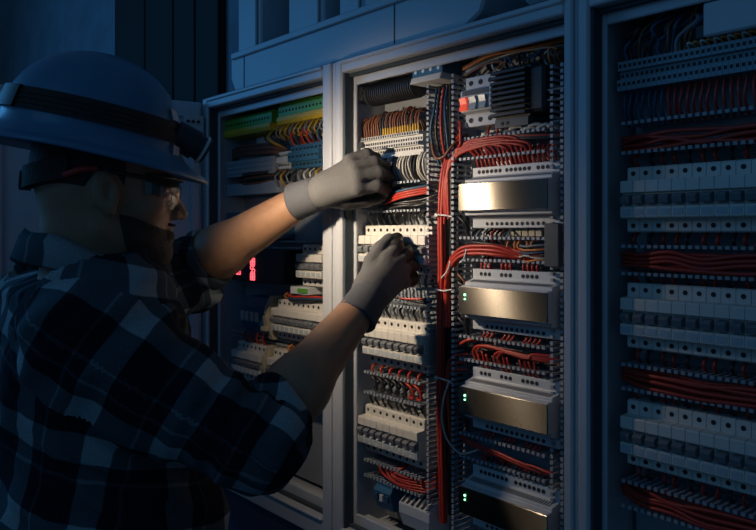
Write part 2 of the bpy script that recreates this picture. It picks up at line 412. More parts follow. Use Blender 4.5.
# ------------------------------------------------------------------ terminal blocks
def terminal(name, w, tiers, mats, label, group):
    """tiers: list of (front y offset, z0, z1, holes)"""
    m = MB()
    for y, z0, z1, hz in tiers:
        m.box(-w / 2 + .0002, w / 2 - .0002, y, 0, z0, z1)
        for z in hz: m.box(-w * .27, w * .27, y - .0004, y + .001, z - .0022, z + .0022, 1)
    me = mesh(name, m, mats)
    def put(x, z, lab=label, grp=group):
        o = bpy.data.objects.new(name, me); COL.objects.link(o); o.location = (x, YP - .0002, z)
        return tag(o, lab, 'terminal', grp)
    return put
tb = terminal('terminal_block', .0062, [(-.056, .008, .014, (.011,)), (-.047, -.004, .008, (.002,)), (-.058, -.010, -.004, (-.007,)), (-.045, -.022, -.010, (-.014,)), (-.052, -.026, -.022, ())],
              ['term', 'screw'], 'narrow white tiered terminal block in the row over the upper gloved hand', 'white terminal blocks over the upper hand')
for i in range(26): tb(-1.043 + i * .0062, 1.657)
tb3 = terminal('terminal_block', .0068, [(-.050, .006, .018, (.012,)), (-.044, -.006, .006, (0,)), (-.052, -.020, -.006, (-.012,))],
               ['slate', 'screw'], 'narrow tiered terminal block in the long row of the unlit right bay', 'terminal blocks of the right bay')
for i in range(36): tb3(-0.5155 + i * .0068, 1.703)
for lab, x0, x1, z0, z1, ribs in (('grey ribbed covered duct, upper of two in the left bay', -1.543, -1.340, 1.628, 1.664, 3), ('plain grey covered duct, lower of two in the left bay', -1.540, -1.325, 1.585, 1.610, 0)):
    t = thing('covered_duct', lab, 'duct', ((x0 + x1) / 2, YP, z0))
    part('channel', MB().box(x0, x1, .050, YP - .0003, z0, z1), 'duct', t, .001)
    part('lid', MB().box(x0 - .001, x1 + .001, .046, .0498, z0 - .001, z1 + .001), 'duct', t, .001)
    for i in range(ribs): part('lid_rib', MB().box(x0, x1, .0440, .0459, z0 + .006 + i * .0105, z0 + .010 + i * .0105), 'duct', t, .0006)
tbl = terminal('terminal_block', .0068, [(-.045, -.018, .018, (.010, -.010)), (-.052, -.006, .006, ())], ['term', 'screw'], 'light grey terminal block between the ribbed duct and blue terminals', 'light grey terminals beside the blue ones')
for i in range(6): tbl(-1.322 + i * .0068, 1.652)
tbb = terminal('terminal_block', .0135, [(-.045, -.024, .024, (.016, -.016)), (-.054, -.010, .010, (.0,))], ['termblue', 'screw'], 'blue', 'x')
for i in range(8): tbb(-1.272 + i * .0135, 1.655, '%s blue terminal block from the left above the left forearm' % ORD[i], 'blue terminals above the left forearm')
# blue relays half hidden by the forearm
for i in range(6):
    x = -1.525 + i * .036
    t = thing('plug_in_relay', '%s small blue relay from the left, above the left forearm' % ORD[i], 'relay', (x, YP, 1.485), 'blue relays above the forearm')
    part('body', MB().box(x - .016, x + .016, .045, YP - .0003, 1.485, 1.545), 'termblue', t, .001)
    part('marking_plate', MB().box(x - .008, x + .008, .0435, .0448, 1.510, 1.523), 'window', t)
# green-yellow earth terminals
for lab, x0, x1, z in (('left green and yellow earth terminal rail at the top of the left bay', -1.545, -1.345, 1.742),
                       ('right green and yellow earth terminal rail by the grey upright', -1.318, -1.125, 1.748)):
    t = thing('earth_terminal_rail', lab, 'terminal', ((x0 + x1) / 2, YP, z - .03), 'earth terminal rails')
    m = MB(); m.prism([(YP - .0003, z - .005), (YP - .0003, z + .024), (.05, z + .024), (.044, z + .016), (.044, z - .005)], x0, x1)
    nn = int((x1 - x0) / .012)
    for i in range(nn): m.cyl((x0 + .006 + i * .012, .0432, z + .006), (x0 + .006 + i * .012, .0445, z + .006), .0028, 8, 1)
    part('green_body', m, ['green', 'screw'], t, 0)
    m = MB(); m.prism([(YP - .0003, z - .022), (YP - .0003, z - .0055), (.040, z - .0055), (.038, z - .014), (.042, z - .022)], x0, x1)
    part('yellow_strip', m, 'yellow', t, .0008)

# ------------------------------------------------------------------ steel-faced power units
def power_unit(z, label, groups):
    x0, x1 = -0.770, -0.608
    t = thing('power_supply', label, 'power supply', ((x0 + x1) / 2, YP, z - .05), 'steel-faced power supplies')
    prof = [(YP - .0003, -.047), (YP - .0003, .047), (.044, .047), (.044, .0325), (.040, .0305), (.026, .0270), (.026, .0225), (.016, .0215),
            (.016, -.0215), (.026, -.0225), (.026, -.0275), (.040, -.031), (.044, -.0330), (.044, -.047)]
    part('case', MB().prism([(y, z + q) for y, q in prof][::-1], x0, x1), 'psu', t, .0008)
    fp = part('face_plate', MB().box(x0 - .001, x1 + .001, .0125, .0155, z - .0205, z + .0205), 'steel', t, .0006, 'brushed steel face plate')
    uv = fp.data.uv_layers.new(name='brush')
    for lp in fp.data.loops: co = fp.data.vertices[lp.vertex_index].co; uv.data[lp.index].uv = (co.z * 10, -co.x * 10 - co.y)
    m = MB(); m2 = MB()
    for i in range(34):
        x = x0 + .008 + i * .0044
        m.add([(x, .0385, z + .0306), (x + .0022, .0385, z + .0306), (x + .0022, .028, z + .0280), (x, .028, z + .0280)], [(0, 1, 2, 3)])
        m2.add([(x, .0385, z - .0312), (x + .0022, .0385, z - .0312), (x + .0022, .028, z - .0286), (x, .028, z - .0286)], [(3, 2, 1, 0)])
    part('vent_grille', m, 'darkgrey', t); part('vent_grille', m2, 'darkgrey', t)
    for g in groups:
        for k in range(g[1]):
            x = x0 + g[0] + k * .0082
            part('terminal_screw', MB().cyl((x, .0432, z + .0395), (x, .0445, z + .0395), .0031, 8), 'screw', t)
    for k in range(12):
        x = x0 + .03 + k * .0095
        part('terminal_screw', MB().cyl((x, .0432, z - .0405), (x, .0445, z - .0405), .0028, 8), 'screw', t)
    for dz, r in ((.0085, .0019), (.002, .0014)):
        part('status_light', MB().cyl((x0 + .0125, .0115, z + dz), (x0 + .0125, .0130, z + dz), r, 8), 'led', t, 0, 'small green status light')
    part('side_label', MB().box(x0 - .011, x0 - .001, .030, .040, z + .004, z + .017), 'tie', t, .0006, 'small white tag on the left side')
    return t
power_unit(1.553, 'topmost steel-faced power supply, brightest lit', [(.014, 6), (.068, 6), (.125, 4)])
power_unit(1.396, 'second steel-faced power supply from the top', [(.018, 3), (.058, 3), (.098, 4)])
power_unit(1.243, 'third steel-faced power supply from the top', [(.018, 3), (.058, 3), (.098, 4)])
power_unit(1.091, 'lowest steel-faced power supply, in the dark', [(.018, 7), (.085, 7)])

# ------------------------------------------------------------------ switch and finned module, top of middle bay
t = thing('switch_disconnector', 'grey three pole switch with a red rocker at the top', 'switch', (-.75, YP, 1.665))
m = MB(); m.prism([(YP - .0003, 1.664), (YP - .0003, 1.742), (.044, 1.742), (.044, 1.722), (.032, 1.720), (.032, 1.686), (.044, 1.684), (.044, 1.664)][::-1], -.785, -.722)
part('body', m, 'psu', t, .001)
for i in range(3):
    x = -.776 + i * .0195
    part('rocker', MB().prism([(.0318, 1.688), (.0318, 1.708), (.026, 1.708), (.029, 1.698), (.026, 1.688)][::-1], x - .007, x + .007), 'rocker' if i == 0 else 'window', t, .0006, 'glowing red rocker' if i == 0 else None)
    for z in (1.732, 1.674):
        part('screw_hole', MB().cyl((x + .003, .0428, z), (x + .003, .0445, z), .004, 10), 'screw', t)
part('rating_plate', MB().box(-.78, -.727, .0312, .0319, 1.711, 1.719), 'darkgrey', t)
t = thing('solid_state_relay', 'black finned module to the right of the red rocker switch', 'relay', (-.68, YP, 1.665))
m = MB(); m.box(-.720, -.655, .040, YP - .0003, 1.668, 1.742)
for i in range(9): m.box(-.720, -.655, .026, .040, 1.671 + i * .0078, 1.6755 + i * .0078)
part('finned_body', m, 'blackpl', t, .0006)
part('end_block', MB().box(-.654, -.628, .034, YP - .0003, 1.672, 1.738), 'blackpl', t, .004)
m = MB().box(-.718, -.657, .036, YP - .0003, 1.655, 1.6675)
for x in (-.704, -.694): m.cyl((x, .0352, 1.661), (x, .0365, 1.661), .003, 8, 1)
part('terminal_shroud', m, ['darkgrey', 'screw'], t)
t = thing('guide_rail_bar', 'pair of thin grey bars at the upper right of the middle bay', 'bar', (-.63, .06, 1.68))
for z in (1.700, 1.686): part('bar', MB().cyl((-.6270, .042, z), (-.598, .042, z), .002, 8), 'wgrey', t)
m = MB().box(-.622, -.598, .026, .037, 1.452, 1.512)
solo('duct_cover', m, 'darkgrey', 'dark grey cover over the narrow duct beside the topmost power supply', 'cover', bevel=.001)

# four way clamp and black corrugated conduit at the top of the middle bay
t = thing('distribution_clamp', 'blue and white four way clamp under the top rim of the middle bay', 'clamp', (-.86, .05, 1.745))
part('body', MB().box(-.892, -.822, .030, .075, 1.757, 1.780), 'termblue', t, .001)
part('white_skirt', MB().prism([(.024, 1.746), (.070, 1.746), (.070, 1.7568), (.028, 1.7568)], -.892, -.822), 'term', t, .001)
for i in range(4): part('clamp_screw', MB().cyl((-.883 + i * .0175, .0290, 1.765), (-.883 + i * .0175, .0305, 1.765), .0032, 8), 'tie', t)
m = MB(); pts = [(-1.030, .052, 1.752), (-.985, .052, 1.748), (-.90, .055, 1.748)]
m.tube(pts, .018, 12, 0, 8)
for i in range(22): m.cyl((-1.018 + i * .0055, .0525, 1.749), (-1.0155 + i * .0055, .0525, 1.749), .0205, 12)
solo('corrugated_conduit', m, 'blackpl', 'black corrugated conduit under the top left rim of the middle bay', 'conduit')
m = MB().box(-1.038, -1.026, .034, .07, 1.740, 1.764); m.cyl((-1.032, .033, 1.752), (-1.032, .036, 1.752), .006, 10, 1)
solo('conduit_clip', m, ['blackpl', 'screw'], 'small black clip at the left end of the corrugated conduit', 'clip', bevel=.001)

# bottom of the middle bay: blue socket and grey slotted block
t = thing('terminal_socket', 'grey block with six slots at the bottom of the middle bay', 'terminal', (-.9, .06, 1.0))
m = MB(); m.prism([(.085, .995), (.085, 1.040), (.062, 1.052), (.036, 1.036), (.036, 1.020), (.046, .995)][::-1], -.932, -.858)
part('body', m, 'psu', t, .001)
for i in range(6):
    x = -.927 + i * .0118
    part('slot', MB().prism([(.0605, 1.0518), (.0375, 1.0378), (.0370, 1.0386), (.060, 1.0526)], x, x + .005), 'screw', t)
t = thing('relay_socket', 'dark blue socket tipped at the bottom left of the middle bay', 'relay', (-.99, .06, 1.0))
m = MB(); m.prism([(.085, 1.005), (.080, 1.050), (.05, 1.058), (.036, 1.040), (.045, 1.008)][::-1], -1.000, -.955)
part('body', m, 'termblue', t, .001)
for i in range(3): part('contact', MB().box(-.995 + i * .014, -.987 + i * .014, .034, .042, 1.024, 1.036), 'tie' if i == 1 else 'wblue', t, .0006)

# right bay: grey box at the top
t = thing('control_module', 'plain light grey box at the top of the right bay', 'module', (-.30, .06, 1.725))
part('body', MB().box(-.400, -.20, .030, YP - .0003, 1.728, 1.768), 'psu', t, .002)
part('side_clip', MB().box(-.412, -.4005, .036, .07, 1.728, 1.744), 'blackpl', t, .001)

# panel meter with glowing red figures
t = thing('panel_meter', 'dark module with small glowing red figures under the left forearm', 'meter', (-1.45, YP, 1.40))
part('housing', MB().box(-1.53, -1.30, .046, YP - .0003, 1.388, 1.462), 'blackpl', t, .002)
def digit(m, x, z, segs, s=.0035):
    w = s; h = s
    S = {'a': (x - w, x + w, z + 2 * h - .001, z + 2 * h + .001), 'g': (x - w, x + w, z - .001, z + .001), 'd': (x - w, x + w, z - 2 * h - .001, z - 2 * h + .001),
         'b': (x + w - .001, x + w + .001, z, z + 2 * h), 'c': (x + w - .001, x + w + .001, z - 2 * h, z), 'f': (x - w - .001, x - w + .001, z, z + 2 * h), 'e': (x - w - .001, x - w + .001, z - 2 * h, z)}
    for q in segs: a = S[q]; m.box(a[0], a[1], .0448, .0459, a[2], a[3])
for x, z, sg in ((-1.492, 1.428, 'acdfg'), (-1.492, 1.410, 'acdfg'), (-1.430, 1.434, 'abcdefg'), (-1.430, 1.417, 'acdfg'), (-1.430, 1.400, 'abcdefg')):
    m = MB(); digit(m, x, z, sg); digit(m, x + .010, z, sg); part('red_figure', m, 'ledred', t, 0, 'glowing red figure')
m = MB().box(-1.262, -1.20, .036, YP - .0003, 1.3735, 1.3885)
solo('marker_strip', m, 'psu', 'grey marker strip below the short breaker row of the left bay', 'strip', bevel=.001)
m = MB().box(-1.232, -1.200, .033, .0358, 1.378, 1.386)
solo('marker_tag', m, 'green', 'small bright green tag on the grey marker strip', 'tag')
m = MB().box(-1.45, -1.385, .070, YP - .0003, 1.675, 1.715)
solo('cover_plate', m, 'psu', 'small plain grey plate between green rail and grey ribbed duct', 'plate', bevel=.002)

# ------------------------------------------------------------------ wires
FINE = MB(); FINE_M = []
MINOR = ('drops under the white terminals', 'outgoing wires behind the right hand', 'feeds of the breakers below the right hand', 'feeds of the lowest breakers', 'feeds of the middle breakers',
         'feeds of the lowest breakers at right', 'dark wires between the grey terminals', 'wires below the blue terminals', 'black wires in the tall duct', 'tangled wires over the finned module',
         'wires leaving the third power supply', 'red wires leaving the third power supply', 'drops into the lowest power supply', 'black wires over the red bend', 'black wires above the third power supply',
         'wires below the topmost breakers at right', 'wires below the middle breakers at right', 'wires above the lowest breakers at right', 'wires below the lowest breakers at right', 'drops below the right terminals',
         'tiny wires on the right terminals', 'wires in the shaded duct', 'black wires above the third power supply', 'coloured strands in the second right duct', 'wires under the top rim',
         'dark loops beside the steel-faced units')
def wire(pts, r, m, label, group, cat='wire', ends=None):
    if group in MINOR:      # the finest short wires, past the 300 that show largest
        if m not in FINE_M: FINE_M.append(m)
        FINE.tube(pts, r, 5, FINE_M.index(m), 4); return
    b = MB(); b.tube(pts, r, 6, 0, 5)
    return solo('wire', b, m, label, cat, group)

# brown loops above the white terminal blocks, with yellow and brown ends
for i in range(24):
    x = -1.040 + i * .0064; h = R(.030, .042)
    mm = random.choice(['wbrown', 'wbrown', 'wblack', 'wbrown'])
    t = thing('wire', 'thin brown or black looped wire rising from the white terminal blocks', 'wire', (x, .05, 1.66), 'looped wires over the white terminals')
    part('insulation', MB().tube([(x, .046, 1.676), (x + R(-.002, .002), .045, 1.676 + h * .6), (x + .004, .052, 1.674 + h), (x + .008, .068, 1.672 + h * .8), (x + .010, .080, 1.676)], .0019, 6), mm, t)
    part('ferrule', MB().cyl((x, .046, 1.671), (x, .0455, 1.684), .0022, 6), 'wyellow' if i > 8 else mm, t)
# white and dark drops under the white terminals
for i in range(22):
    x = -1.024 + i * .0070
    mm = random.choice(['wwhite', 'wgrey', 'wwhite', 'wblack'])
    wire([(x, .048, 1.634), (x + R(-.002, .002), .040, 1.618), (x + R(-.003, .003), .044, 1.600), (x, .058, 1.586)], .0019, mm,
         'short pale or dark wire hanging from the white terminal blocks into the duct', 'drops under the white terminals')
# black bundle and red and blue wires in the upper left duct
for i in range(9):
    z = 1.543 + i * .0036
    wire([(LX0 + .02, R(.05, .075), z), (-.985, R(.04, .06), z + R(-.004, .004)), (-.94, R(.036, .05), z + R(-.003, .006)), (-.90, R(.04, .06), z + R(-.003, .005)), (-.862, .065, z + R(.0, .012))],
         .0027, 'wblack', 'black wire in the bundle in the duct beside the upper hand', 'black wires in the upper left duct')
for i in range(4):
    z = 1.560 + i * .004
    wire([(-.985 + i * .01, .046, z - .012), (-.95, .036, z - .006), (-.915, .035, z), (-.875, .05, z + .006)], .0024, 'wred' if i != 3 else 'wblue',
         'red wire lying over the black bundle beside the upper hand' if i != 3 else 'single blue wire over the black bundle beside the upper hand', 'coloured wires in the upper left duct')
for i in range(10):
    x = -1.0265 + i * W
    wire([(x, .062, 1.536), (x + R(-.003, .003), .052, 1.528), (x, .060, 1.513)], .0022, 'wblack' if i > 1 else 'wgrey', 'short black wire dropping into the breakers behind the right hand', 'feeds of the breakers behind the right hand')
for i in range(10):
    x = -1.0265 + i * W
    wire([(x, .062, 1.427), (x + .001, .056, 1.416), (x, .062, 1.404)], .0028, 'wgrey' if i % 3 else 'wbrown', 'short dark wire below the breakers behind the right hand', 'outgoing wires behind the right hand')
for i in range(9):
    x = -1.0150 + i * W
    wire([(x, .062, 1.372), (x + R(-.002, .002), .052, 1.362), (x, .060, 1.347)], .0026, 'wgrey' if i % 2 else 'wblack', 'short dark wire feeding the breakers just below the right hand', 'feeds of the breakers below the right hand')
for i in range(3):
    wire([(-.985 + i * .012, .05, 1.386), (-.955 + i * .01, .036, 1.394 - i * .004), (-.925, .036, 1.386), (-.87, .055, 1.388 - i * .005)], .0024, 'wred' if i == 0 else 'wblack',
         'red wire in the shaded duct below the right hand' if i == 0 else 'black wire in the shaded duct below the right hand', 'wires in the shaded duct')
for i in range(6):
    x = -1.015 + i * .024
    wire([(x, .066, 1.261), (x, .048, 1.256), (x + .002, .048, 1.247), (x + .002, .06, 1.236)], .0022, 'wred', 'short red wire dropping between the two lower breaker rows', 'red drops between the lower breaker rows')
for i in range(7):
    x = -1.01 + i * .019; z = 1.228
    wire([(x - .012, .07, z), (x - .006, .044, z + .012), (x + .008, .042, z + .006), (x + .010, .046, z - .010), (x - .004, .05, z - .012), (x - .010, .07, z - .004)], .0023,
         'wblack' if i < 5 else 'wred', 'coiled black wire in the duct between the lower breaker rows' if i < 5 else 'coiled red wire at the right end of the duct between breaker rows', 'coiled wires in the left duct')
for i in range(5):
    z = 1.062 + i * .0045
    wire([(-1.02 + i * .02, .066, z + .012), (-.985 + i * .012, .046, z + .008), (-.945, .040, z + R(-.002, .002)), (-.90, .044, z), (-.868, .056, z + .006), (-.850, .060, z + .05)], .0024, 'wred',
         'red wire sagging through the lowest left duct of the middle bay', 'red wires in the lowest left duct')
for i in range(9):
    x = -1.0275 + i * W
    wire([(x, .062, 1.2085), (x + R(-.003, .003), .052, 1.199), (x, .060, 1.185)], .0021, 'wblack', 'short black wire feeding the lowest breaker row of the middle bay', 'feeds of the lowest breakers')

# vertical red bundle and its companions
for i in range(4):
    dx = (i % 2) * .0056; dy = (i // 2) * .0055
    x = -.841 + dx
    wire([(x + .012, .052 + dy, 1.628), (x + .004, .046 + dy, 1.60), (x, .044 + dy, 1.56), (x - .001, .043 + dy, 1.50), (x, .043 + dy, 1.44), (x - .003, .043 + dy, 1.38),
          (x - .004, .044 + dy, 1.30), (x - .006 + i * .001, .046 + dy, 1.20), (x - .006, .05 + dy, 1.11), (x - .008, .055 + dy, 1.02)], .0029, 'wred',
         'thick red wire of the vertical bundle in the tall duct', 'vertical red bundle')
for i in range(7):
    x = -.858 + i * .007; y = R(.064, .078)
    wire([(x, y, 1.75), (x + R(-.004, .004), y, 1.64), (x + R(-.004, .004), y, 1.50), (x + R(-.004, .004), y, 1.36), (x + R(-.004, .004), y, 1.2), (x, y, 1.03)], .003, 'wblack',
         'black wire running down behind the vertical red bundle', 'black wires in the tall duct')
for i in range(4):
    x = -.850 + i * .008
    wire([(x, .046, 1.735), (x + .006, .034, 1.70), (x - .004 + i * .004, .036, 1.66), (x + .002, .05, 1.61)], .0022, ['wblue', 'wblack', 'wred', 'wblue'][i],
         ['blue wire nearest the blue clamp in the top of the tall duct', 'black wire curling in the top of the tall duct', 'red wire curling in the top of the tall duct', 'blue wire nearest the rocker switch in the tall duct'][i], 'curling wires at the top of the tall duct')
for i, z in enumerate((1.527, 1.405, 1.262)):
    m = MB(); m.tube([(-.846, .0372, z), (-.838, .0370, z + .001), (-.826, .0380, z), (-.806, .036, z + R(-.003, .004))], .0013, 6)
    m.box(-.845, -.839, .0352, .0372, z - .002, z + .003)
    solo('cable_tie', m, 'tie', ['topmost', 'middle', 'lowest'][i] + ' white cable tie round the vertical red bundle', 'cable tie', 'cable ties on the red bundle')
wire([(-.85, .034, 1.645), (-.838, .03, 1.622), (-.82, .03, 1.620), (-.80, .034, 1.640), (-.785, .05, 1.655)], .0024, 'wbrown', 'brown wire looping across the tall duct left of red wires', 'single loops')
# red arcs into the topmost right duct
for i in range(14):
    xe = -.765 + i * .0082; z0 = 1.585 - i * .004
    zt = 1.627 + (i % 4) * .0035
    wire([(-.838 + (i % 4) * .005, .046, z0 - .02), (-.820, .042, 1.60 + (i % 3) * .004), (-.795, .040, zt - .004), ((-.785 + xe) / 2 + .004, .038, zt + .006), (xe - .006, .040, zt), (xe, .046, 1.618), (xe + .003, .048, 1.606), (xe + .004, .052, 1.598)], .0024, 'wred',
         'red wire arching from the bundle into the topmost power supply', 'red arcs into the topmost power supply')
for i in range(4):
    z = 1.634 + i * .002
    wire([(-.80, .05, z - .012), (-.76, .045, z), (-.70, .042, z + .004), (-.65, .046, z + .001), (-.612, .06, z)], .0024, 'wred' if i == 2 else 'wblack',
         'long red wire stretching to the right end of the topmost duct' if i == 2 else 'black wire stretching along the topmost right duct', 'long wires in the topmost right duct')
for i in range(7):
    x = -.672 + i * .0092
    wire([(x - .008, .056, 1.626), (x - .002, .044, 1.616), (x, .046, 1.606), (x, .052, 1.598)], .0020, 'wred', 'short red wire at the right side above the topmost power supply', 'right hand red drops above the topmost power supply')
for i in range(3):
    wire([(-.742 + i * .018, .054, 1.664), (-.742 + i * .018, .048, 1.655), (-.742 + i * .018, .056, 1.640)], .0022, 'wred', 'short red wire dropping from the rocker switch', 'red drops from the rocker switch')
for i in range(3):
    wire([(-.800, .046, 1.676 - i * .010), (-.788, .036, 1.668 - i * .010), (-.789, .036, 1.655 - i * .009), (-.806, .046, 1.650 - i * .008)], .0024, 'wred', 'short red loop left of the rocker switch', 'red loops left of the switch')
# clutter at the top right of the middle bay
for i in range(26):
    x = -.745 + i * .0054; mm = random.choice(['wbrown', 'wgrey', 'wblack', 'wwhite', 'worange', 'wblue', 'wblack'])
    wire([(x + R(-.02, .02), R(.045, .07), 1.752 + R(0, .012)), (x + R(-.01, .01), R(.038, .055), 1.757 + R(-.004, .006)), (x + R(-.006, .006), R(.04, .06), 1.748), (x, .06, 1.735)], R(.0014, .002), mm,
         'thin tangled wire above the black finned module', 'tangled wires over the finned module')
for i in range(6):
    z = 1.758 + i * .003
    wire([(-.80, .055, z - .01), (-.74, R(.042, .055), z), (-.68, R(.042, .055), z + R(-.003, .003)), (-.605, .06, z)], .0019, ['wbrown', 'wgrey', 'wwhite', 'wblack', 'worange', 'wbrown'][i],
         'thin wire running along under the top rim of the middle bay', 'wires under the top rim')
for i in range(8):
    x = -.70 + i * .0115
    wire([(x, .05, 1.652), (x + R(-.006, .006), .042, 1.648 + R(0, .006)), (x + .012, .046, 1.650 + R(-.002, .006)), (x + .016, .058, 1.642)], .0026, random.choice(['wwhite', 'wgrey', 'wwhite']),
         'short pale wire under the black finned module', 'pale wires under the finned module')
# thick red bundle into the second duct and drops to the second unit
for i in range(6):
    dz = (i % 3) * .0058; dy = (i // 3) * .0055
    wire([(-.834 + (i % 2) * .006, .046 + dy, 1.345), (-.830 + dz * .3, .044 + dy, 1.390), (-.822, .040 + dy, 1.420 + dz), (-.806, .036 + dy, 1.448 + dz), (-.782, .036 + dy, 1.464 + dz), (-.745, .037 + dy, 1.467 + dz), (-.712, .040 + dy, 1.465 + dz), (-.690 + i * .01, .052, 1.462)],
         .0031, 'wred', 'thick red wire of the bundle bending right below the topmost power supply', 'red bundle bending right')
for z, k in ((1.438, 0), (1.458, 1)):
    m = MB(); m.tube([(-.826 + k * .04, .0325, z - .012 + k * .006), (-.812 + k * .035, .031, z), (-.808 + k * .035, .034, z + .016)], .0014, 6)
    solo('cable_tie', m, 'tie', 'white cable tie on the %s of the bundle bending right' % ('lower bend', 'upper run')[k], 'cable tie', 'cable ties on the bending bundle')
for g in ((.018, 3), (.058, 3), (.098, 4)):
    for k in range(g[1]):
        x = -.770 + g[0] + k * .0082
        wire([(x - .002, .056, 1.463), (x, .046, 1.455), (x + .001, .044, 1.446), (x, .052, 1.4415)], .0022, 'wred', 'short red wire dropping into the second power supply', 'red drops into the second power supply')
        wire([(x - .008, .05, 1.310 + .006 * (k % 2)), (x - .003, .040, 1.312 + .004 * (k % 2)), (x, .042, 1.302), (x + .001, .046, 1.294), (x, .052, 1.288)], .0021, 'wred', 'short red wire dropping into the third power supply', 'red drops into the third power supply')
        wire([(x, .056, 1.350), (x + .002, .050, 1.344), (x - .004, .05, 1.336), (x - .008, .06, 1.328)], .0020, 'wred', 'short red wire leaving the bottom of the second power supply', 'red wires leaving the second power supply')
        wire([(x, .056, 1.196), (x + .003, .050, 1.190), (x - .002, .05, 1.183), (x - .006, .06, 1.174)], .0019, 'wred', 'short red wire leaving the bottom of the third power supply', 'red wires leaving the third power supply')
for i in range(4):
    xs = -.765 + (i % 2) * .008 + (i // 2) * .04
    z = 1.322 - (i // 2) * .006
    wire([(xs, .046, 1.302), (xs + .003, .038, z - .004), (xs + .02, .036, z + .004 + i * .001), (xs + .06, .036, z + .002), (-.65, .038, 1.318 + i * .002), (-.618, .052, 1.314 + i * .003)], .0025, 'wred',
         'long red wire sweeping right through the duct above the third power supply', 'red sweeps above the third power supply')
for i in range(3):
    xs = -.745 + i * .034
    wire([(xs, .048, 1.150), (xs + .004, .040, 1.160), (xs + .025, .038, 1.164), (xs + .06, .040, 1.160), (-.63, .05, 1.158)], .0023, 'wred', 'red wire sweeping through the duct above the lowest power supply', 'red sweeps above the lowest power supply')
for i in range(2):
    wire([(-.80, .05, 1.176 - i * .004), (-.765, .040, 1.172 - i * .004), (-.72, .037, 1.170 - i * .003), (-.67, .037, 1.164 - i * .003), (-.62, .046, 1.158 - i * .003)], .0026, 'wred', 'long red wire running the length of the duct above the lowest power supply', 'long red wires above the lowest power supply')
for i in range(14):
    x = -.755 + i * .0085 + (.006 if i > 6 else 0)
    wire([(x, .056, 1.152), (x + .001, .049, 1.146), (x, .052, 1.1362)], .0018, 'wblack' if i % 3 else 'wred', 'short wire dropping into the lowest power supply', 'drops into the lowest power supply')
for i in range(3):
    z = 1.300 - i * .05
    wire([(-.828 + i * .004, .05, 1.20 - i * .03), (-.826 + i * .003, .044, 1.26 - i * .02), (-.818, .042, 1.292 - i * .012), (-.800, .042, 1.304 - i * .012), (-.785, .05, 1.306 - i * .012)], .0027, 'wred',
         'red wire bending from the bundle towards the third power supply', 'red bends towards the third power supply')
wire([(-.802, .05, 1.318), (-.79, .04, 1.324), (-.772, .04, 1.332), (-.755, .05, 1.333)], .0028, 'wred', 'single red wire crossing left end of the third right duct', 'single loops')
wire([(-.815, .04, 1.262), (-.822, .034, 1.235), (-.826, .033, 1.20), (-.815, .034, 1.168), (-.79, .036, 1.152), (-.768, .04, 1.158), (-.755, .05, 1.166)], .0016, 'wwhite', 'thin pale wire hanging in a long curve left of the lower units', 'single loops')
# black loops between the tall duct and the units
for j, z in enumerate((1.545, 1.42, 1.385, 1.235)):
    for i in range(4):
        dz = i * -.011
        wire([(-.806, .052, z + dz + .012), (-.796, .040, z + dz + .012), (-.783, .040, z + dz + .002), (-.782, .046, z + dz - .012), (-.792, .06, z + dz - .02)], .0024, 'wblack' if i else 'wbrown',
             'black loop left of the %s steel-faced unit' % ['topmost', 'second', 'second', 'third'][j] if i else 'brown loop left of the %s steel-faced unit%s' % (['topmost', 'second', 'second', 'third'][j], ' lower down' if j == 2 else ''), 'dark loops beside the steel-faced units')
for i in range(5):
    wire([(-.80, .058, 1.478 - i * .004), (-.775, .046, 1.484 - i * .004), (-.74, .046, 1.482 - i * .003), (-.70, .055, 1.478)], .0024, 'wblack', 'black wire in the duct above the thick red bend', 'black wires over the red bend')
for i in range(6):
    wire([(-.80, .058, 1.328 - i * .004), (-.76, .05, 1.326 - i * .004), (-.69, .05, 1.324 - i * .004), (-.625, .06, 1.322 - i * .003)], .0022, 'wblack', 'black wire lying in the duct above the third power supply', 'black wires above the third power supply')
# orange and mixed terminals between first and second unit
for i in range(5):
    x = -.705 + i * .0125
    t = thing('pluggable_terminal', '%s orange-wired terminal from the left under the topmost power supply' % ORD[i], 'terminal', (x, YP, 1.492), 'orange-wired terminals')
    part('housing', MB().box(x - .0055, x + .0055, .058, YP - .0003, 1.4935, 1.5045), 'beige', t, .0006)
    part('lead', MB().tube([(x, .062, 1.4925), (x + R(-.004, .004), .050, 1.488), (x + R(-.004, .004), .046, 1.480), (x + R(-.006, .006), .052, 1.468)], .0021, 6), 'worange', t)
for i in range(8):
    x = -.770 + i * .0095
    wire([(x, .058, 1.504), (x + R(-.003, .003), .046, 1.497), (x + R(-.005, .005), .046, 1.488), (x, .058, 1.478)], .0019, ['wblack', 'wgrey', 'wwhite', 'wblack', 'wred', 'wblack', 'wbrown', 'wgrey'][i],
         ['leftmost black drop', 'leftmost grey drop', 'pale drop', 'second black drop', 'single red drop', 'third black drop', 'brown drop', 'second grey drop'][i] + ' under the topmost power supply', 'mixed drops under the topmost power supply')
for i in range(6):
    z = 1.458 + i * .0045
    wire([(-.685, .05, z), (-.665, .040, z + R(-.003, .003)), (-.64, .040, z + R(-.003, .003)), (-.622, .052, z)], .0018, ['worange', 'wwhite', 'wbrown', 'wblue', 'worange', 'wgrey'][i],
         ['lowest orange', 'white', 'brown', 'blue', 'upper orange', 'grey'][i] + ' strand at the right end of the second right duct', 'coloured strands in the second right duct')

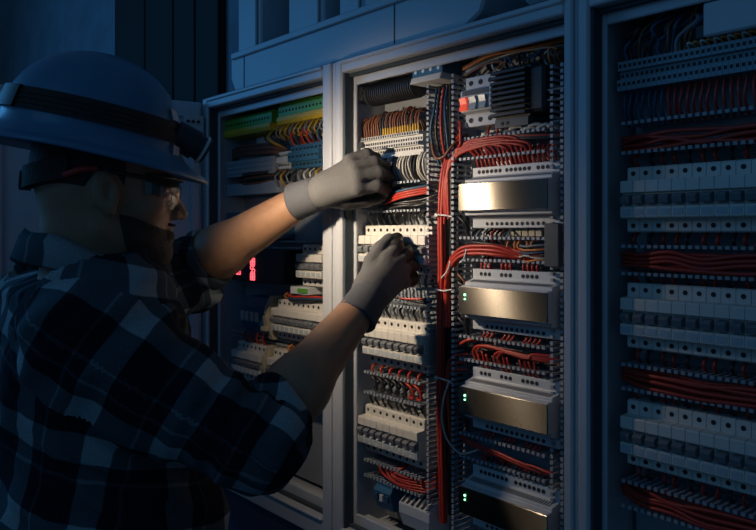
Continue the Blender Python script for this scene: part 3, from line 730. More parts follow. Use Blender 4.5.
# left bay wires
for i in range(11):
    x = -1.315 + i * .0175
    wire([(x, .046, 1.725), (x + .003, .036, 1.715), (x + R(-.006, .006), .036, 1.703), (x + R(-.01, .01), .06, 1.694)], .0018, 'wyellow' if i % 3 else 'wgrey', 'short yellow or grey wire hanging from the right earth rail', 'wires of the right earth rail')
for i in range(4):
    wire([(-1.365 + i * .008, .05, 1.718), (-1.355 + i * .008, .034, 1.702), (-1.335 + i * .008, .034, 1.690), (-1.315 + i * .008, .05, 1.682 - i * .002)], .0020, 'wyellow' if i in (1, 2) else 'wblack', 'yellow wire curving from the left earth rail' if i in (1, 2) else 'black wire curving from the left earth rail', 'curving wires between the earth rails')
for i in range(8):
    z = 1.668 + i * .0032
    wire([(-1.530, .07, z - .012), (-1.515, .048, z), (-1.46, .042, z + .004), (-1.40, .042, z + .002), (-1.345, .046, z), (-1.325, .07, z - .004)], .003, 'wbrown' if i % 3 else 'wblack', 'dark brown wire lying along the top of the grey ribbed duct', 'brown wires on the ribbed duct')
for i in range(7):
    z = 1.612 + i * .0035
    wire([(-1.520, .07, z), (-1.47, .048, z + R(-.003, .003)), (-1.41, .046, z + R(-.003, .003)), (-1.35, .05, z), (-1.325, .07, z)], .0028, 'wblack' if i % 3 else 'wbrown', 'dark wire lying between the two grey covered ducts', 'dark wires between the grey terminals')
for i in range(7):
    x = -1.285 + i * .0185
    wire([(x, .05, 1.680), (x + .002, .040, 1.696), (x + .008, .040, 1.706), (x + .014, .046, 1.696), (x + .015, .06, 1.682)], .0022, 'wred' if i in (1, 3, 4) else ('wblue' if i == 6 else 'wblack'),
         'red loop above the blue terminals' if i in (1, 3, 4) else ('blue loop above the blue terminals' if i == 6 else 'black loop above the blue terminals'), 'loops above the blue terminals')
for i in range(9):
    x = -1.33 + i * .021
    wire([(x, .055, 1.628), (x + .006, .040, 1.618), (x + .010, .042, 1.604), (x + R(-.006, .01), .06, 1.592)], .0024, random.choice(['wgrey', 'wblack', 'wwhite', 'wyellow']), 'short mixed wire hanging below the blue terminals', 'wires below the blue terminals')
for i in range(3):
    wire([(-1.31, .06, 1.374 - i * .004), (-1.27, .044, 1.366 - i * .004), (-1.22, .042, 1.369 - i * .004), (-1.13, .05, 1.372 - i * .003)], .0026, ['wred', 'wblue', 'wblack'][i], ['red', 'blue', 'black'][i] + ' wire running below the grey marker strip', 'wires below the marker strip')
for i in range(10):
    x = -1.300 + i * W
    wire([(x, .058, 1.357), (x + .003, .046, 1.366), (x + .008, .050, 1.372)], .0026, 'wbrown' if i % 2 else 'worange', 'short brown or orange wire on top of the middle breaker row', 'feeds of the middle breakers')
    wire([(x + .01, .058, 1.249), (x + .012, .048, 1.256), (x + .008, .062, 1.262)], .0026, 'wbrown' if i % 2 else 'worange', 'short brown or orange wire on top of the lowest right breakers', 'feeds of the lowest breakers at right')
for i in range(4):
    x = -1.465 + i * .026
    wire([(x, .058, 1.249), (x + .004, .046, 1.262), (x + .004, .05, 1.276)], .0026, 'wred', 'short red wire on top of the breakers left of the beige bracket', 'red feeds at lower left')

# right bay wires
for zc, nb in ((1.615, 7), (1.464, 8), (1.314, 8), (1.163, 8)):
    wh = {1.615: 'topmost', 1.464: 'second', 1.314: 'third', 1.163: 'lowest'}[zc]
    for i in range(nb):
        z = zc + (i % 4 - 1.5) * .0055; y = .046 + (i // 4) * .008
        wire([(-.5235, y + .02, z), (-.485, y, z + R(-.003, .003)), (-.445, y - .006, z + R(-.004, .004)), (-.405, y - .006, z + R(-.004, .004) - .002), (-.355, y - .004, z + R(-.004, .004)), (-.28, y, z), (-.21, y + .006, z)], .0029, 'wred',
             'red wire lying in the %s duct of the right bay' % wh, 'red wires in the %s duct of the right bay' % wh)
for zt, zb, mrow in ((1.602, 1.584, 'above the topmost'), (1.498, 1.482, 'below the topmost'), (1.447, 1.435, 'above the middle'), (1.350, 1.331, 'below the middle'), (1.299, 1.284, 'above the lowest'), (1.199, 1.181, 'below the lowest')):
    for i in range(10):
        x = -.4990 + i * W + R(-.003, .003)
        wire([(x, .066, zt + .002), (x + R(-.002, .002), .056, (zt + zb) / 2), (x, .064, zb - .001)], .0024, 'wred' if i % 3 != 1 else 'wblack', 'short red or black wire %s breaker row of the right bay' % mrow, 'wires %s breakers at right' % mrow)
for i in range(20):
    x = -.5125 + i * .0085
    wire([(x, .056, 1.684), (x + .001, .048, 1.668), (x + R(-.003, .003), .05, 1.652), (x, .06, 1.636)], .0020, 'wred' if i > 6 else 'wblue', 'short wire hanging below the long terminal row of the right bay', 'drops below the right terminals')
for i in range(18):
    x = -.5125 + i * .0054; mm = random.choice(['wblack', 'wblue', 'wbrown', 'wblue', 'wgrey'])
    wire([(x + R(.0, .05), R(.05, .07), 1.775), (x + R(.0, .03), R(.04, .06), 1.757), (x + R(-.004, .012), R(.04, .05), 1.738), (x, .05, 1.720)], R(.002, .003), mm, 'dark wire hanging at the top of the right bay', 'hanging wires at the top of the right bay')
for i in range(10):
    x = -.425 + i * .008
    wire([(x, .05, 1.7212), (x + .002, .040, 1.7265), (x + .007, .042, 1.7255), (x + .010, .055, 1.7215)], .0018, 'worange' if i % 2 else 'wwhite', 'tiny orange or pale wire on top of the right terminals', 'tiny wires on the right terminals')

solo('fine_wiring', FINE, FINE_M, 'the many short fine wires dropping between ducts, terminals and breakers of all three bays', 'wire', kind='stuff')

# ------------------------------------------------------------------ the man: surfaces grown from smooth distance fields
def smin(a, b, k):
    h = np.clip(0.5 + 0.5 * (b - a) / k, 0, 1); return b * (1 - h) + a * h - k * h * (1 - h)
def smax(a, b, k): return -smin(-a, -b, k)
def A(v): return np.array(tuple(v), dtype=np.float64)
def d_cap(P, a, b, ra, rb):
    a = A(a); b = A(b); ba = b - a; t = np.clip(((P - a) @ ba) / max(ba @ ba, 1e-12), 0, 1)
    return np.linalg.norm(P - a - t[:, None] * ba, axis=1) - (ra + (rb - ra) * t)
def d_ell(P, c, r, axes=None):
    q = P - A(c)
    if axes is not None: q = q @ np.array([A(x) for x in axes]).T
    r = np.array(r); k0 = np.linalg.norm(q / r, axis=1); k1 = np.linalg.norm(q / (r * r), axis=1)
    return k0 * (k0 - 1) / np.maximum(k1, 1e-9)
def grow(f, lo, hi, h):
    """surface nets on a sparse grid; f maps (N,3) points to distance"""
    lo = np.array(lo, float); hi = np.array(hi, float); B = 4
    nb = np.ceil((hi - lo) / (h * B)).astype(int); n = nb * B + 1
    ci = np.stack(np.meshgrid(*[np.arange(k) for k in nb], indexing='ij'), -1).reshape(-1, 3)
    d = f(lo + (ci + 0.5) * h * B)
    act = np.abs(d) < h * B * 1.6
    V = np.full(n, 1.0, dtype=np.float32)
    ins = np.zeros(nb, bool); ins.reshape(-1)[:] = d < 0
    big = np.where(np.kron(ins.astype(np.int8), np.ones((B, B, B), np.int8)) > 0, -1.0, 1.0)
    V[:-1, :-1, :-1] = big
    off = np.stack(np.meshgrid(*[np.arange(B + 1)] * 3, indexing='ij'), -1).reshape(-1, 3)
    idx = (ci[act][:, None, :] * B + off[None]).reshape(-1, 3)
    key = np.unique(idx[:, 0] * (n[1] * n[2]) + idx[:, 1] * n[2] + idx[:, 2])
    ii = np.stack([key // (n[1] * n[2]), (key // n[2]) % n[1], key % n[2]], -1)
    out = np.empty(len(ii))
    for s in range(0, len(ii), 200000): out[s:s + 200000] = f(lo + ii[s:s + 200000] * h)
    V[ii[:, 0], ii[:, 1], ii[:, 2]] = out
    S = V < 0
    cs = [(a, b, c) for a in (0, 1) for b in (0, 1) for c in (0, 1)]
    sl = lambda M, o: M[o[0]:M.shape[0] - 1 + o[0], o[1]:M.shape[1] - 1 + o[1], o[2]:M.shape[2] - 1 + o[2]]
    tot = sum(sl(S, c).astype(np.int8) for c in cs); ac = np.argwhere((tot > 0) & (tot < 8))
    vi = -np.ones(tot.shape, dtype=np.int64); vi[ac[:, 0], ac[:, 1], ac[:, 2]] = np.arange(len(ac))
    pos = np.zeros((len(ac), 3)); cnt = np.zeros(len(ac))
    for a in cs:
        for ax in range(3):
            if a[ax]: continue
            b = list(a); b[ax] = 1
            ia = ac + np.array(a); ib = ac + np.array(b)
            va = V[ia[:, 0], ia[:, 1], ia[:, 2]]; vb = V[ib[:, 0], ib[:, 1], ib[:, 2]]
            mk = (va < 0) != (vb < 0); t = np.where(mk, va / np.where(mk, va - vb, 1), 0)
            pos += mk[:, None] * (np.array(a) + t[:, None] * (np.array(b) - np.array(a))); cnt += mk
    verts = lo + (ac + pos / cnt[:, None]) * h
    faces = []
    for ax in range(3):
        u, v = (ax + 1) % 3, (ax + 2) % 3
        e = np.zeros(3, int); e[ax] = 1
        s0 = S[tuple(slice(0, S.shape[q] - (1 if q == ax else 0)) for q in range(3))]
        s1 = S[tuple(slice(1 if q == ax else 0, None) for q in range(3))]
        cr = np.argwhere(s0 != s1)
        cr = cr[(cr[:, u] > 0) & (cr[:, v] > 0) & (cr[:, u] < n[u] - 1) & (cr[:, v] < n[v] - 1)]
        eu = np.zeros(3, int); eu[u] = 1; ev = np.zeros(3, int); ev[v] = 1
        q = [vi[tuple((cr - d_).T)] for d_ in (eu + ev, ev, 0 * eu, eu)]
        fl = s0[tuple(cr.T)]
        F = np.stack(q, -1); F[~fl] = F[~fl][:, ::-1]
        faces.append(F)
    F = np.concatenate(faces); F = F[(F >= 0).all(1)]
    return verts, F
def sculpt(name, f, lo, hi, h, mats, parent, matf=None, plaid=None, label=None):
    v, F = grow(f, lo, hi, h)
    o_ = A(parent.location) if parent else np.zeros(3)
    me = bpy.data.meshes.new(name); me.from_pydata((v - o_).tolist(), [], F.tolist())
    for m in (mats if isinstance(mats, (list, tuple)) else [mats]): me.materials.append(MT[m])
    me.polygons.foreach_set('use_smooth', [True] * len(F))
    if matf is not None:
        c = v[F].mean(1); nn = np.cross(v[F[:, 2]] - v[F[:, 0]], v[F[:, 3]] - v[F[:, 1]])
        nn /= np.maximum(np.linalg.norm(nn, axis=1), 1e-12)[:, None]
        me.polygons.foreach_set('material_index', matf(c, nn).astype(int).tolist())
    if plaid is not None:
        c = v[F].mean(1); at = me.attributes.new('plaid', 'FLOAT_VECTOR', 'CORNER')
        at.data.foreach_set('vector', plaid(v[F].reshape(-1, 3), np.repeat(c, 4, axis=0)).astype(np.float32).reshape(-1))
    me.update()
    o = bpy.data.objects.new(name, me); COL.objects.link(o); o.parent = parent
    if label: o['label'] = label
    return o

# skin: warm base, hairs on the forearms as fine dark noise
def skin_mat():
    m = mat('skin', (0.34, 0.185, 0.108), 0.52, 0, 0.16, 90, 0.12)
    b = m.node_tree.nodes['Principled BSDF']
    b.inputs['Subsurface Weight'].default_value = 0.12; b.inputs['Subsurface Radius'].default_value = (0.012, 0.005, 0.003)
    return m
MT['skin'] = skin_mat()
def shirt_mat():
    m = bpy.data.materials.new('plaid_flannel'); m.use_nodes = True; nt = m.node_tree; N = nt.nodes; L = nt.links
    b = N['Principled BSDF']; b.inputs['Roughness'].default_value = 0.95; b.inputs['Specular IOR Level'].default_value = 0.15
    at = N.new('ShaderNodeAttribute'); at.attribute_name = 'plaid'
    tc = N.new('ShaderNodeTexCoord')
    wob = N.new('ShaderNodeTexNoise'); wob.inputs['Scale'].default_value = 14
    L.new(tc.outputs['Object'], wob.inputs['Vector'])
    sx = N.new('ShaderNodeSeparateXYZ'); L.new(at.outputs['Vector'], sx.inputs[0])
    def math_(op, a, b_=None, c=None):
        n = N.new('ShaderNodeMath'); n.operation = op
        for i, q in enumerate((a, b_, c)):
            if q is None: continue
            if isinstance(q, (int, float)): n.inputs[i].default_value = q
            else: L.new(q, n.inputs[i])
        return n.outputs[0]
    wv = math_('MULTIPLY', math_('SUBTRACT', wob.outputs['Fac'], 0.5), 0.012)
    def band(ch, period, lo, width):
        u = math_('FRACT', math_('DIVIDE', math_('ADD', math_('ADD', sx.outputs[ch], wv), 10 * period), period))
        a = math_('SUBTRACT', 1.0, math_('SMOOTH_MIN', 1.0, math_('MULTIPLY', math_('ABSOLUTE', math_('SUBTRACT', u, lo + width / 2)), 2 / width), 0.0))
        return math_('MINIMUM', 1.0, math_('MULTIPLY', a, 12.0))
    s = math_('ADD', band(0, 0.112, 0.30, 0.34), band(1, 0.112, 0.30, 0.34))
    thin = math_('MULTIPLY', math_('ADD', band(0, 0.112, 0.10, 0.04), band(1, 0.112, 0.10, 0.04)), 0.35)
    s = math_('ADD', s, thin)
    rmp = N.new('ShaderNodeValToRGB'); e = rmp.color_ramp.elements
    e[0].position = 0.0; e[0].color = (0.010, 0.012, 0.020, 1)
    e[1].position = 1.0; e[1].color = (0.30, 0.34, 0.36, 1)
    k = e.new(0.5); k.color = (0.060, 0.085, 0.10, 1)
    L.new(math_('MULTIPLY', s, 0.5), rmp.inputs[0])
    fz = N.new('ShaderNodeTexNoise'); fz.inputs['Scale'].default_value = 420; fz.inputs['Detail'].default_value = 3
    L.new(tc.outputs['Object'], fz.inputs['Vector'])
    mx = N.new('ShaderNodeMix'); mx.data_type = 'RGBA'; mx.blend_type = 'MULTIPLY'; mx.inputs[0].default_value = 0.8
    g = N.new('ShaderNodeValToRGB'); g.color_ramp.elements[0].color = (0.45, 0.45, 0.45, 1); g.color_ramp.elements[1].color = (1.3, 1.3, 1.3, 1)
    L.new(fz.outputs['Fac'], g.inputs[0]); L.new(rmp.outputs[0], mx.inputs[6]); L.new(g.outputs[0], mx.inputs[7])
    L.new(mx.outputs[2], b.inputs['Base Color'])
    bp = N.new('ShaderNodeBump'); bp.inputs['Strength'].default_value = 0.35; bp.inputs['Distance'].default_value = 0.002
    L.new(fz.outputs['Fac'], bp.inputs['Height']); L.new(bp.outputs[0], b.inputs['Normal'])
    return m
MT['shirt'] = shirt_mat()

# head frame
HS = 0.955                                     # head size
O_ = CAM + AXIS * 1.085 + RIGHT * -0.399 + UP * 0.0540
YAW = math.radians(21); PIT = math.radians(4)
fh = RIGHT * math.cos(YAW) + AXIS * math.sin(YAW); lf = AXIS * math.cos(YAW) - RIGHT * math.sin(YAW)
fw = fh * math.cos(PIT) - UP * math.sin(PIT); uw = fh * math.sin(PIT) + UP * math.cos(PIT)
HF = np.array([A(fw), A(lf), A(uw)])           # rows: forward, his left, up
def hl(P): return (P - A(O_)) @ HF.T / HS           # world -> head
def hw(f, l, u): return O_ + (fw * f + lf * l + uw * u) * HS

NECK = dep(86, 268, 1.095)
BY = math.radians(36)
bf = RIGHT * math.cos(BY) + AXIS * math.sin(BY); bl = AXIS * math.cos(BY) - RIGHT * math.sin(BY)
SH_R = dep(92, 338, 0.965); EL_R = dep(256, 440, 0.965); WR_R = dep(363, 304, 1.150)
SH_L = NECK + bl * 0.175 - UP * 0.055; EL_L = dep(190, 270, 1.435); WR_L = dep(306, 198, 1.342)
CH = NECK - UP * 0.16 + bf * 0.012; WA = NECK - UP * 0.40 + bf * 0.030 ; PE = NECK - UP * 0.53 + bf * 0.055
PE.z = 0.90

man = thing('person', 'man in plaid shirt, blue hard hat and grey work gloves working inside the middle bay', 'person', (WA.x, WA.y, 0.0))

def head_sdf(Q, ear=True):
    """Q in head coordinates (forward, left, up)"""
    S = Q.copy(); S[:, 1] = np.abs(S[:, 1])     # symmetric
    d = d_ell(Q, (-.010, 0, .042), (.100, .077, .090))
    d = smin(d, d_ell(Q, (.040, 0, -.018), (.056, .058, .082)), .03)
    d = smin(d, d_cap(S, (-.008, .050, -.050), (.070, .018, -.088), .018, .016), .03)
    d = smin(d, d_ell(Q, (.080, 0, -.084), (.018, .024, .018)), .015)
    d = smin(d, d_cap(S, (.078, .038, .024), (.094, .008, .022), .0095, .009), .014)
    d = smin(d, d_ell(S, (.058, .050, -.014), (.024, .016, .018)), .02)
    d = smax(d, -d_ell(S, (.104, .032, .004), (.017, .017, .012)), .010)
    d = smin(d, d_ell(S, (.079, .031, .003), (.0125, .013, .0115)), .003)
    d = smin(d, d_cap(Q, (.090, 0, .014), (.112, 0, -.020), .0075, .0105), .008)
    d = smin(d, d_ell(S, (.100, .012, -.024), (.011, .0075, .0075)), .006)
    d = smin(d, d_ell(Q, (.092, 0, -.044), (.010, .022, .0065)), .006)
    d = smin(d, d_ell(Q, (.090, 0, -.056), (.0105, .019, .0070)), .006)
    d = smax(d, -d_cap(S, (.102, 0, -.0503), (.088, .024, -.0515), .0018, .0012), .003)
    d = smax(d, -d_cap(S, (.108, .005, -.0285), (.112, .006, -.031), .0028, .002), .003)
    if not ear: return d
    # ear
    ea = (np.array([.966, 0, .259]), np.array([0, 1, 0]), np.array([-.259, 0, .966]))
    e = d_ell(S, (-.004, .079, .002), (.0185, .0075, .032), ea)
    e = smax(e, -d_ell(S, (.0015, .090, .003), (.0115, .0105, .0215), ea), .0015)
    e = smin(e, d_cap(S, (-.006, .081, .012), (-.007, .081, -.010), .0028, .0028), .003)
    e = smin(e, d_ell(S, (.008, .079, -.004), (.006, .006, .008)), .004)
    e = smin(e, d_ell(S, (.004, .077, -.026), (.008, .0055, .008)), .004)
    d = smin(d, e, .006)
    return d
def neck_sdf(P):
    return smin(d_cap(P, hw(-.030, 0, -.010), NECK - UP * .03, .062, .064), d_cap(P, hw(.012, 0, -.075), NECK + bf * .03 - UP * .02, .045, .05), .03)
def arms_sdf(P):
    d = d_cap(P, SH_R, EL_R, .050, .041)
    d = smin(d, d_cap(P, EL_R, EL_R.lerp(WR_R, .35), .040, .0435), .02)
    d = smin(d, d_cap(P, EL_R.lerp(WR_R, .3), WR_R, .0435, .0265), .02)
    e = d_cap(P, SH_L, EL_L, .050, .043)
    e = smin(e, d_cap(P, EL_L, EL_L.lerp(WR_L, .3), .043, .048), .02)
    e = smin(e, d_cap(P, EL_L.lerp(WR_L, .25), WR_L, .048, .0285), .02)
    return np.minimum(d, e)
def torso_core(P, g=0.0):
    ax = (bf, bl, UP)
    d = d_cap(P, NECK - UP * .06 - bl * .12, NECK - UP * .06 + bl * .12, .060 + g, .060 + g)
    d = smin(d, d_ell(P, CH, (.115 + g, .170 + g, .17 + g), ax), .05)
    d = smin(d, d_ell(P, WA, (.125 + g * 2.2, .155 + g * 2.2, .20 + g), ax), .06)
    return d
def body_f(P):
    d = head_sdf(hl(P)) * HS
    d = smin(d, neck_sdf(P), .025)
    d = smin(d, torso_core(P, -.012), .03)
    return smin(d, arms_sdf(P), .02)
pts = np.array([A(p) for p in (O_, NECK, SH_R, EL_R, WR_R, SH_L, EL_L, WR_L, WA)])
lo = pts.min(0) - .22; hi = pts.max(0) + .16; lo[2] = WA.z - .22
body = sculpt('body', body_f, lo, hi, .0034, 'skin', man)
for s in (1, -1):
    m = MB(); c = hw(.0795, .031 * s, .003)
    bmn = bmesh.new(); bmesh.ops.create_uvsphere(bmn, u_segments=12, v_segments=8, radius=.0127)
    m.add([(v.co + c) for v in bmn.verts], [tuple(v.index for v in f.verts) for f in bmn.faces], 0, True); bmn.free()
    m.cyl(hw(.0905, .031 * s, .003), hw(.0928, .031 * s, .003), .0052, 10, 1)
    part('eye', m, ['eye', 'screw'], man)

# hair (short back and sides) and beard as thin shells
def hair_f(P):
    Q = hl(P); d = head_sdf(Q, False) * HS - .004
    cut = np.maximum(Q[:, 0] - np.where(Q[:, 2] > -.012, .022, -.026), -(Q[:, 2] + .042 - .36 * np.minimum(Q[:, 0], 0)))
    cut = np.maximum(cut, .025 - np.linalg.norm((Q - np.array([-.004, 0, .0])) * np.array([1, 0, .8]), axis=1))
    return smax(d, cut, .006)
def beard_f(P):
    Q = hl(P); d = head_sdf(Q, False) * HS - .0050 - .001 * np.sin(Q[:, 0] * 900) * np.sin(Q[:, 2] * 700)
    lim = -.030 - .018 * np.clip((Q[:, 0] - .03) / .06, 0, 1) + .03 * np.clip((.02 - Q[:, 0]) / .02, 0, 1.4)
    cut = np.maximum(Q[:, 2] - lim, .016 - .25 * (Q[:, 2] + .03) - Q[:, 0])
    mo = np.maximum(np.abs(Q[:, 2] + .0385) - .004, .078 - Q[:, 0]); cut = np.minimum(cut, np.maximum(mo, np.abs(Q[:, 1]) - .024) + .0015)
    lip = d_ell(Q, (.094, 0, -.0515), (.016, .017, .0085))
    return smax(smax(d, cut, .005), -lip, .003)
hlo = A(O_) - .14; hhi = A(O_) + .16
sculpt('hair', hair_f, hlo, hhi, .003, 'hair', man)
sculpt('beard', beard_f, hlo, hhi, .0028, 'hair', man)

# shirt
def folds(P):
    x, y, z = P[:, 0], P[:, 1], P[:, 2]
    w = np.sin(x * 47 + 9 * np.sin(z * 11) + y * 31) * np.sin(z * 37 + x * 23 + 4 * np.sin(y * 17))
    w2 = np.sin((x * .6 + y * .4 + z) * 95 + 5 * np.sin(x * 29 + z * 13))
    return .0045 * w + .0018 * w2
FD_R = (WR_R - EL_R).normalized(); FD_L = (WR_L - EL_L).normalized()
def rings(P, a, b, ph):
    """crease folds gathered along a sleeve"""
    a = A(a); b = A(b); d = b - a; L = np.linalg.norm(d); d = d / L; t = (P - a) @ d
    q = P - a - t[:, None] * d; s = q @ A(UP) * 14
    return .0035 * np.sin(t * 120 + s + ph + 2.0 * np.sin(t * 31)) * np.clip(t / L * 1.6, 0, 1)
def shirt_parts(P):
    tor = torso_core(P, .022)
    tor = smin(tor, d_cap(P, NECK - UP * .045 - bl * .09, NECK - UP * .045 + bl * .09, .085, .085), .04)
    r = smin(d_cap(P, SH_R, EL_R, .084, .060), d_cap(P, EL_R, EL_R + FD_R * .045, .060, .054), .03) + rings(P, SH_R, EL_R, 0)
    r = smin(r, d_cap(P, SH_R.lerp(EL_R, .45) - UP * .03, EL_R - UP * .018, .05, .042), .03)
    l = smin(d_cap(P, SH_L, EL_L, .085, .062), d_cap(P, EL_L, EL_L + FD_L * .03, .060, .056), .02) + rings(P, SH_L, EL_L, 2)
    l = smin(l, d_cap(P, dep(150, 300, 1.28), dep(188, 285, 1.40), .050, .05), .05)
    r = np.maximum(r, (P - A(EL_R + FD_R * .038)) @ A(FD_R)); l = np.maximum(l, (P - A(EL_L + FD_L * .034)) @ A(FD_L))
    return tor, r, l
def shirt_f(P):
    t, r, l = shirt_parts(P)
    d = smin(smin(t, r, .045), l, .04) - folds(P)
    # open at the neck and the rolled sleeves
    ub = A(UP) * .93 - A(bf) * .37
    d = smax(d, np.where(np.linalg.norm(P - A(NECK), axis=1) < .16, (P - A(NECK + UP * .012)) @ ub, -1.0), .01)
    return d
def arm_uv(P, a, b, fold_b=None):
    a = A(a); b = A(b); d = (b - a) / np.linalg.norm(b - a); t = (P - a) @ d
    e1 = np.cross(d, A(AXIS)); e1 /= np.linalg.norm(e1); e2 = np.cross(d, e1)
    q = P - a; an = np.arctan2(q @ e1, -(q @ e2) * 1.0)
    return np.stack([t, an * .075, 0 * t], -1)
def plaid(P, C):
    t, r, l = shirt_parts(C); q = P - A(NECK)
    an = np.arctan2(q @ A(bl), -(q @ A(bf)))
    u = an * .17; v = q @ A(UP)
    c, s = math.cos(.22), math.sin(.22)
    T = np.stack([u * c + v * s, -u * s + v * c, 0 * u], -1)
    out = T
    out = np.where((r < np.minimum(t, l))[:, None], arm_uv(P, SH_R, EL_R), out)
    return np.where((l < np.minimum(t, r))[:, None], arm_uv(P, SH_L, EL_L), out)
slo = lo.copy(); slo[2] = WA.z - .25
shirt = sculpt('plaid_shirt', shirt_f, lo - .04, hi + .04, .0042, 'shirt', man, plaid=plaid)
# rolled cuffs
def cuff_f(c, d, r, w):
    c = A(c); d = A(d)
    def f(P):
        q = P - c; t = q @ d; rad = np.linalg.norm(q - t[:, None] * d, axis=1)
        return np.maximum(np.sqrt(np.maximum(np.abs(rad - r) - .002, 0) ** 2 + np.maximum(np.abs(t) - w, 0) ** 2) - .0055, -9) + .0012 * np.sin(t * 330) - .0012 * np.sin(q @ A(UP) * 120)
    return f
for c, d, r, w in ((EL_R + FD_R * .036, (FD_R + (EL_R - SH_R).normalized() * .35).normalized(), .0520, .022), (EL_L + FD_L * .030, FD_L, .0535, .024)):
    sculpt('rolled_cuff', cuff_f(c, d, r, w), A(c) - .09, A(c) + .09, .003, 'shirt', man, plaid=lambda P, C: np.stack([(P @ A(RIGHT)), (P @ A(UP)) * 1.0, 0 * P[:, 0]], -1))
# collar: stand and fold as a lofted band round the neck
m = MB(); nseg = 36; ringsv = []
for j, (rr, hh) in enumerate(((.074, .036), (.080, .046), (.088, .036), (.100, .002), (.096, .000), (.082, .030), (.070, .030))):
    rv = []
    for i in range(nseg):
        a = math.radians(38) + (2 * math.pi - math.radians(76)) * i / (nseg - 1)     # opening at the front
        fr = math.cos(a); rv.append(NECK + bf * (fr * rr * .98 - .004) + bl * (math.sin(a) * rr * .96) + UP * (hh - .018 - .030 * fr + .003 * math.sin(a * 5)))
    ringsv.append(rv)
vs = [p for rv in ringsv for p in rv]; J = len(ringsv)
m.add(vs, [(j * nseg + i, j * nseg + i + 1, ((j + 1) % J) * nseg + i + 1, ((j + 1) % J) * nseg + i) for j in range(J) for i in range(nseg - 1)], 0, True)
m.add(vs, [tuple(j * nseg for j in range(J)), tuple(j * nseg + nseg - 1 for j in range(J))[::-1]], 0)
col = part('collar', m, 'shirt', man)
at = col.data.attributes.new('plaid', 'FLOAT_VECTOR', 'POINT')
at.data.foreach_set('vector', [q for v in col.data.vertices for q in (v.co.x * .8 + v.co.z * .3, v.co.z * .6 - .02 + v.co.y * .3, 0)])

# trousers and boots down to the floor (below the picture)
HIP = {s: PE + bl * (.095 * s) for s in (1, -1)}
def leg_pts(s):
    h = HIP[s]; a = Vector((h.x, h.y, .09)) + bl * (.04 * s) + bf * (.10 if s > 0 else -.04)
    return h, (h + a) / 2 + bf * .02, a
def pants_f(P):
    d = d_ell(P, PE, (.125, .168, .12), (bf, bl, UP))
    for s in (1, -1):
        h, k, a = leg_pts(s); d = smin(d, smin(d_cap(P, h, k, .092, .070), d_cap(P, k, a, .070, .062), .02), .04)
    return np.maximum(d, P[:, 2] - (WA.z - .10))
plo = np.array([PE.x - .35, PE.y - .35, .03]); phi = np.array([PE.x + .35, PE.y + .35, WA.z])
sculpt('trousers', pants_f, plo, phi, .009, 'denim', man)
for s in (1, -1):
    a = leg_pts(s)[2]
    def boot_f(P, a=a):
        d = smin(d_cap(P, a + UP * .03, a - UP * .045, .050, .045), d_cap(P, a - UP * .045, a - UP * .05 + bf * .15, .042, .040), .03)
        return np.maximum(d, -P[:, 2])
    sculpt('boot', boot_f, (a.x - .25, a.y - .25, -.02), (a.x + .25, a.y + .25, .2), .007, 'boot', man)

# ------------------------------------------------------------------ hard hat
HP = math.radians(10)
HY = math.radians(6)
hh_ = RIGHT * math.cos(HY) + AXIS * math.sin(HY); hlf = AXIS * math.cos(HY) - RIGHT * math.sin(HY)
hf = hh_ * math.cos(HP) - UP * math.sin(HP); hu = hh_ * math.sin(HP) + UP * math.cos(HP)
HC = CAM + AXIS * 1.080 + RIGHT * -0.426 + UP * 0.113
HSC = 0.945
def hp(f, l, u): return HC + (hf * f + hlf * l + hu * u) * HSC
def brim_ext(a):
    c = math.cos(a); return .024 + .020 * max(c, 0) ** 1.5 + .003 * max(-c, 0)
def hat_ring(a, h):
    """dome outline at height h above the brim plane"""
    g = max(0.0, 1 - (min(h, .1585) / .159) ** 2.5) ** (1 / 2.15)
    return .138 * g, .114 * g
prof = []
for k in range(15): prof.append(('d', .1588 * (1 - (k / 14.0) ** 1.5 * .80)))
m = MB(); ns = 64; rows = []
def ring(fn): rows.append([fn(2 * math.pi * i / ns) for i in range(ns)])
hs = [.1587, .157, .1535, .148, .140, .130, .118, .104, .088, .072, .056, .040, .028]
for h in hs:
    a_, b_ = hat_ring(0, h); ring(lambda a, h=h, a_=a_, b_=b_: hp(a_ * math.cos(a), b_ * math.sin(a), h + (.0030 if abs(abs(math.sin(a)) - 0) < .09 and .05 < h < .15 and math.cos(a) < .5 else 0)))
a0, b0 = hat_ring(0, .028)
def flare(k, dz):
    def fn(a):
        e = brim_ext(a) * k
        L = math.hypot(math.cos(a) * a0, math.sin(a) * b0)
        s = 1 + (e + .004) / L
        droop = -.006 * k * max(math.cos(a), 0) + .004 * k * math.sin(a) ** 2
        return hp(a0 * math.cos(a) * s, b0 * math.sin(a) * s, dz + droop)
    return fn
for k, dz in ((.10, .019), (.28, .012), (.55, .007), (.85, .003), (1.0, .000), (1.02, -.004), (.98, -.006), (.7, -.002), (.35, .001), (-.02, .006)): ring(flare(k, dz))
inner = [(hat_ring(0, h)[0] - .004, hat_ring(0, h)[1] - .004, h - .003) for h in (.04, .09, .13, .150)]
for a_, b_, h in inner: ring(lambda a, a_=a_, b_=b_, h=h: hp(a_ * math.cos(a), b_ * math.sin(a), h))
vs = [p for r_ in rows for p in r_]
fs = [(j * ns + i, j * ns + (i + 1) % ns, (j + 1) * ns + (i + 1) % ns, (j + 1) * ns + i) for j in range(len(rows) - 1) for i in range(ns)]
m.add(vs, fs, 0, True); m.add(vs[:ns], [tuple(range(ns))], 0, True); m.add(vs[-ns:], [tuple(range(ns))[::-1]], 0, True)
hat = part('hard_hat', m, 'hat', man, 0, 'blue full-brim hard hat')
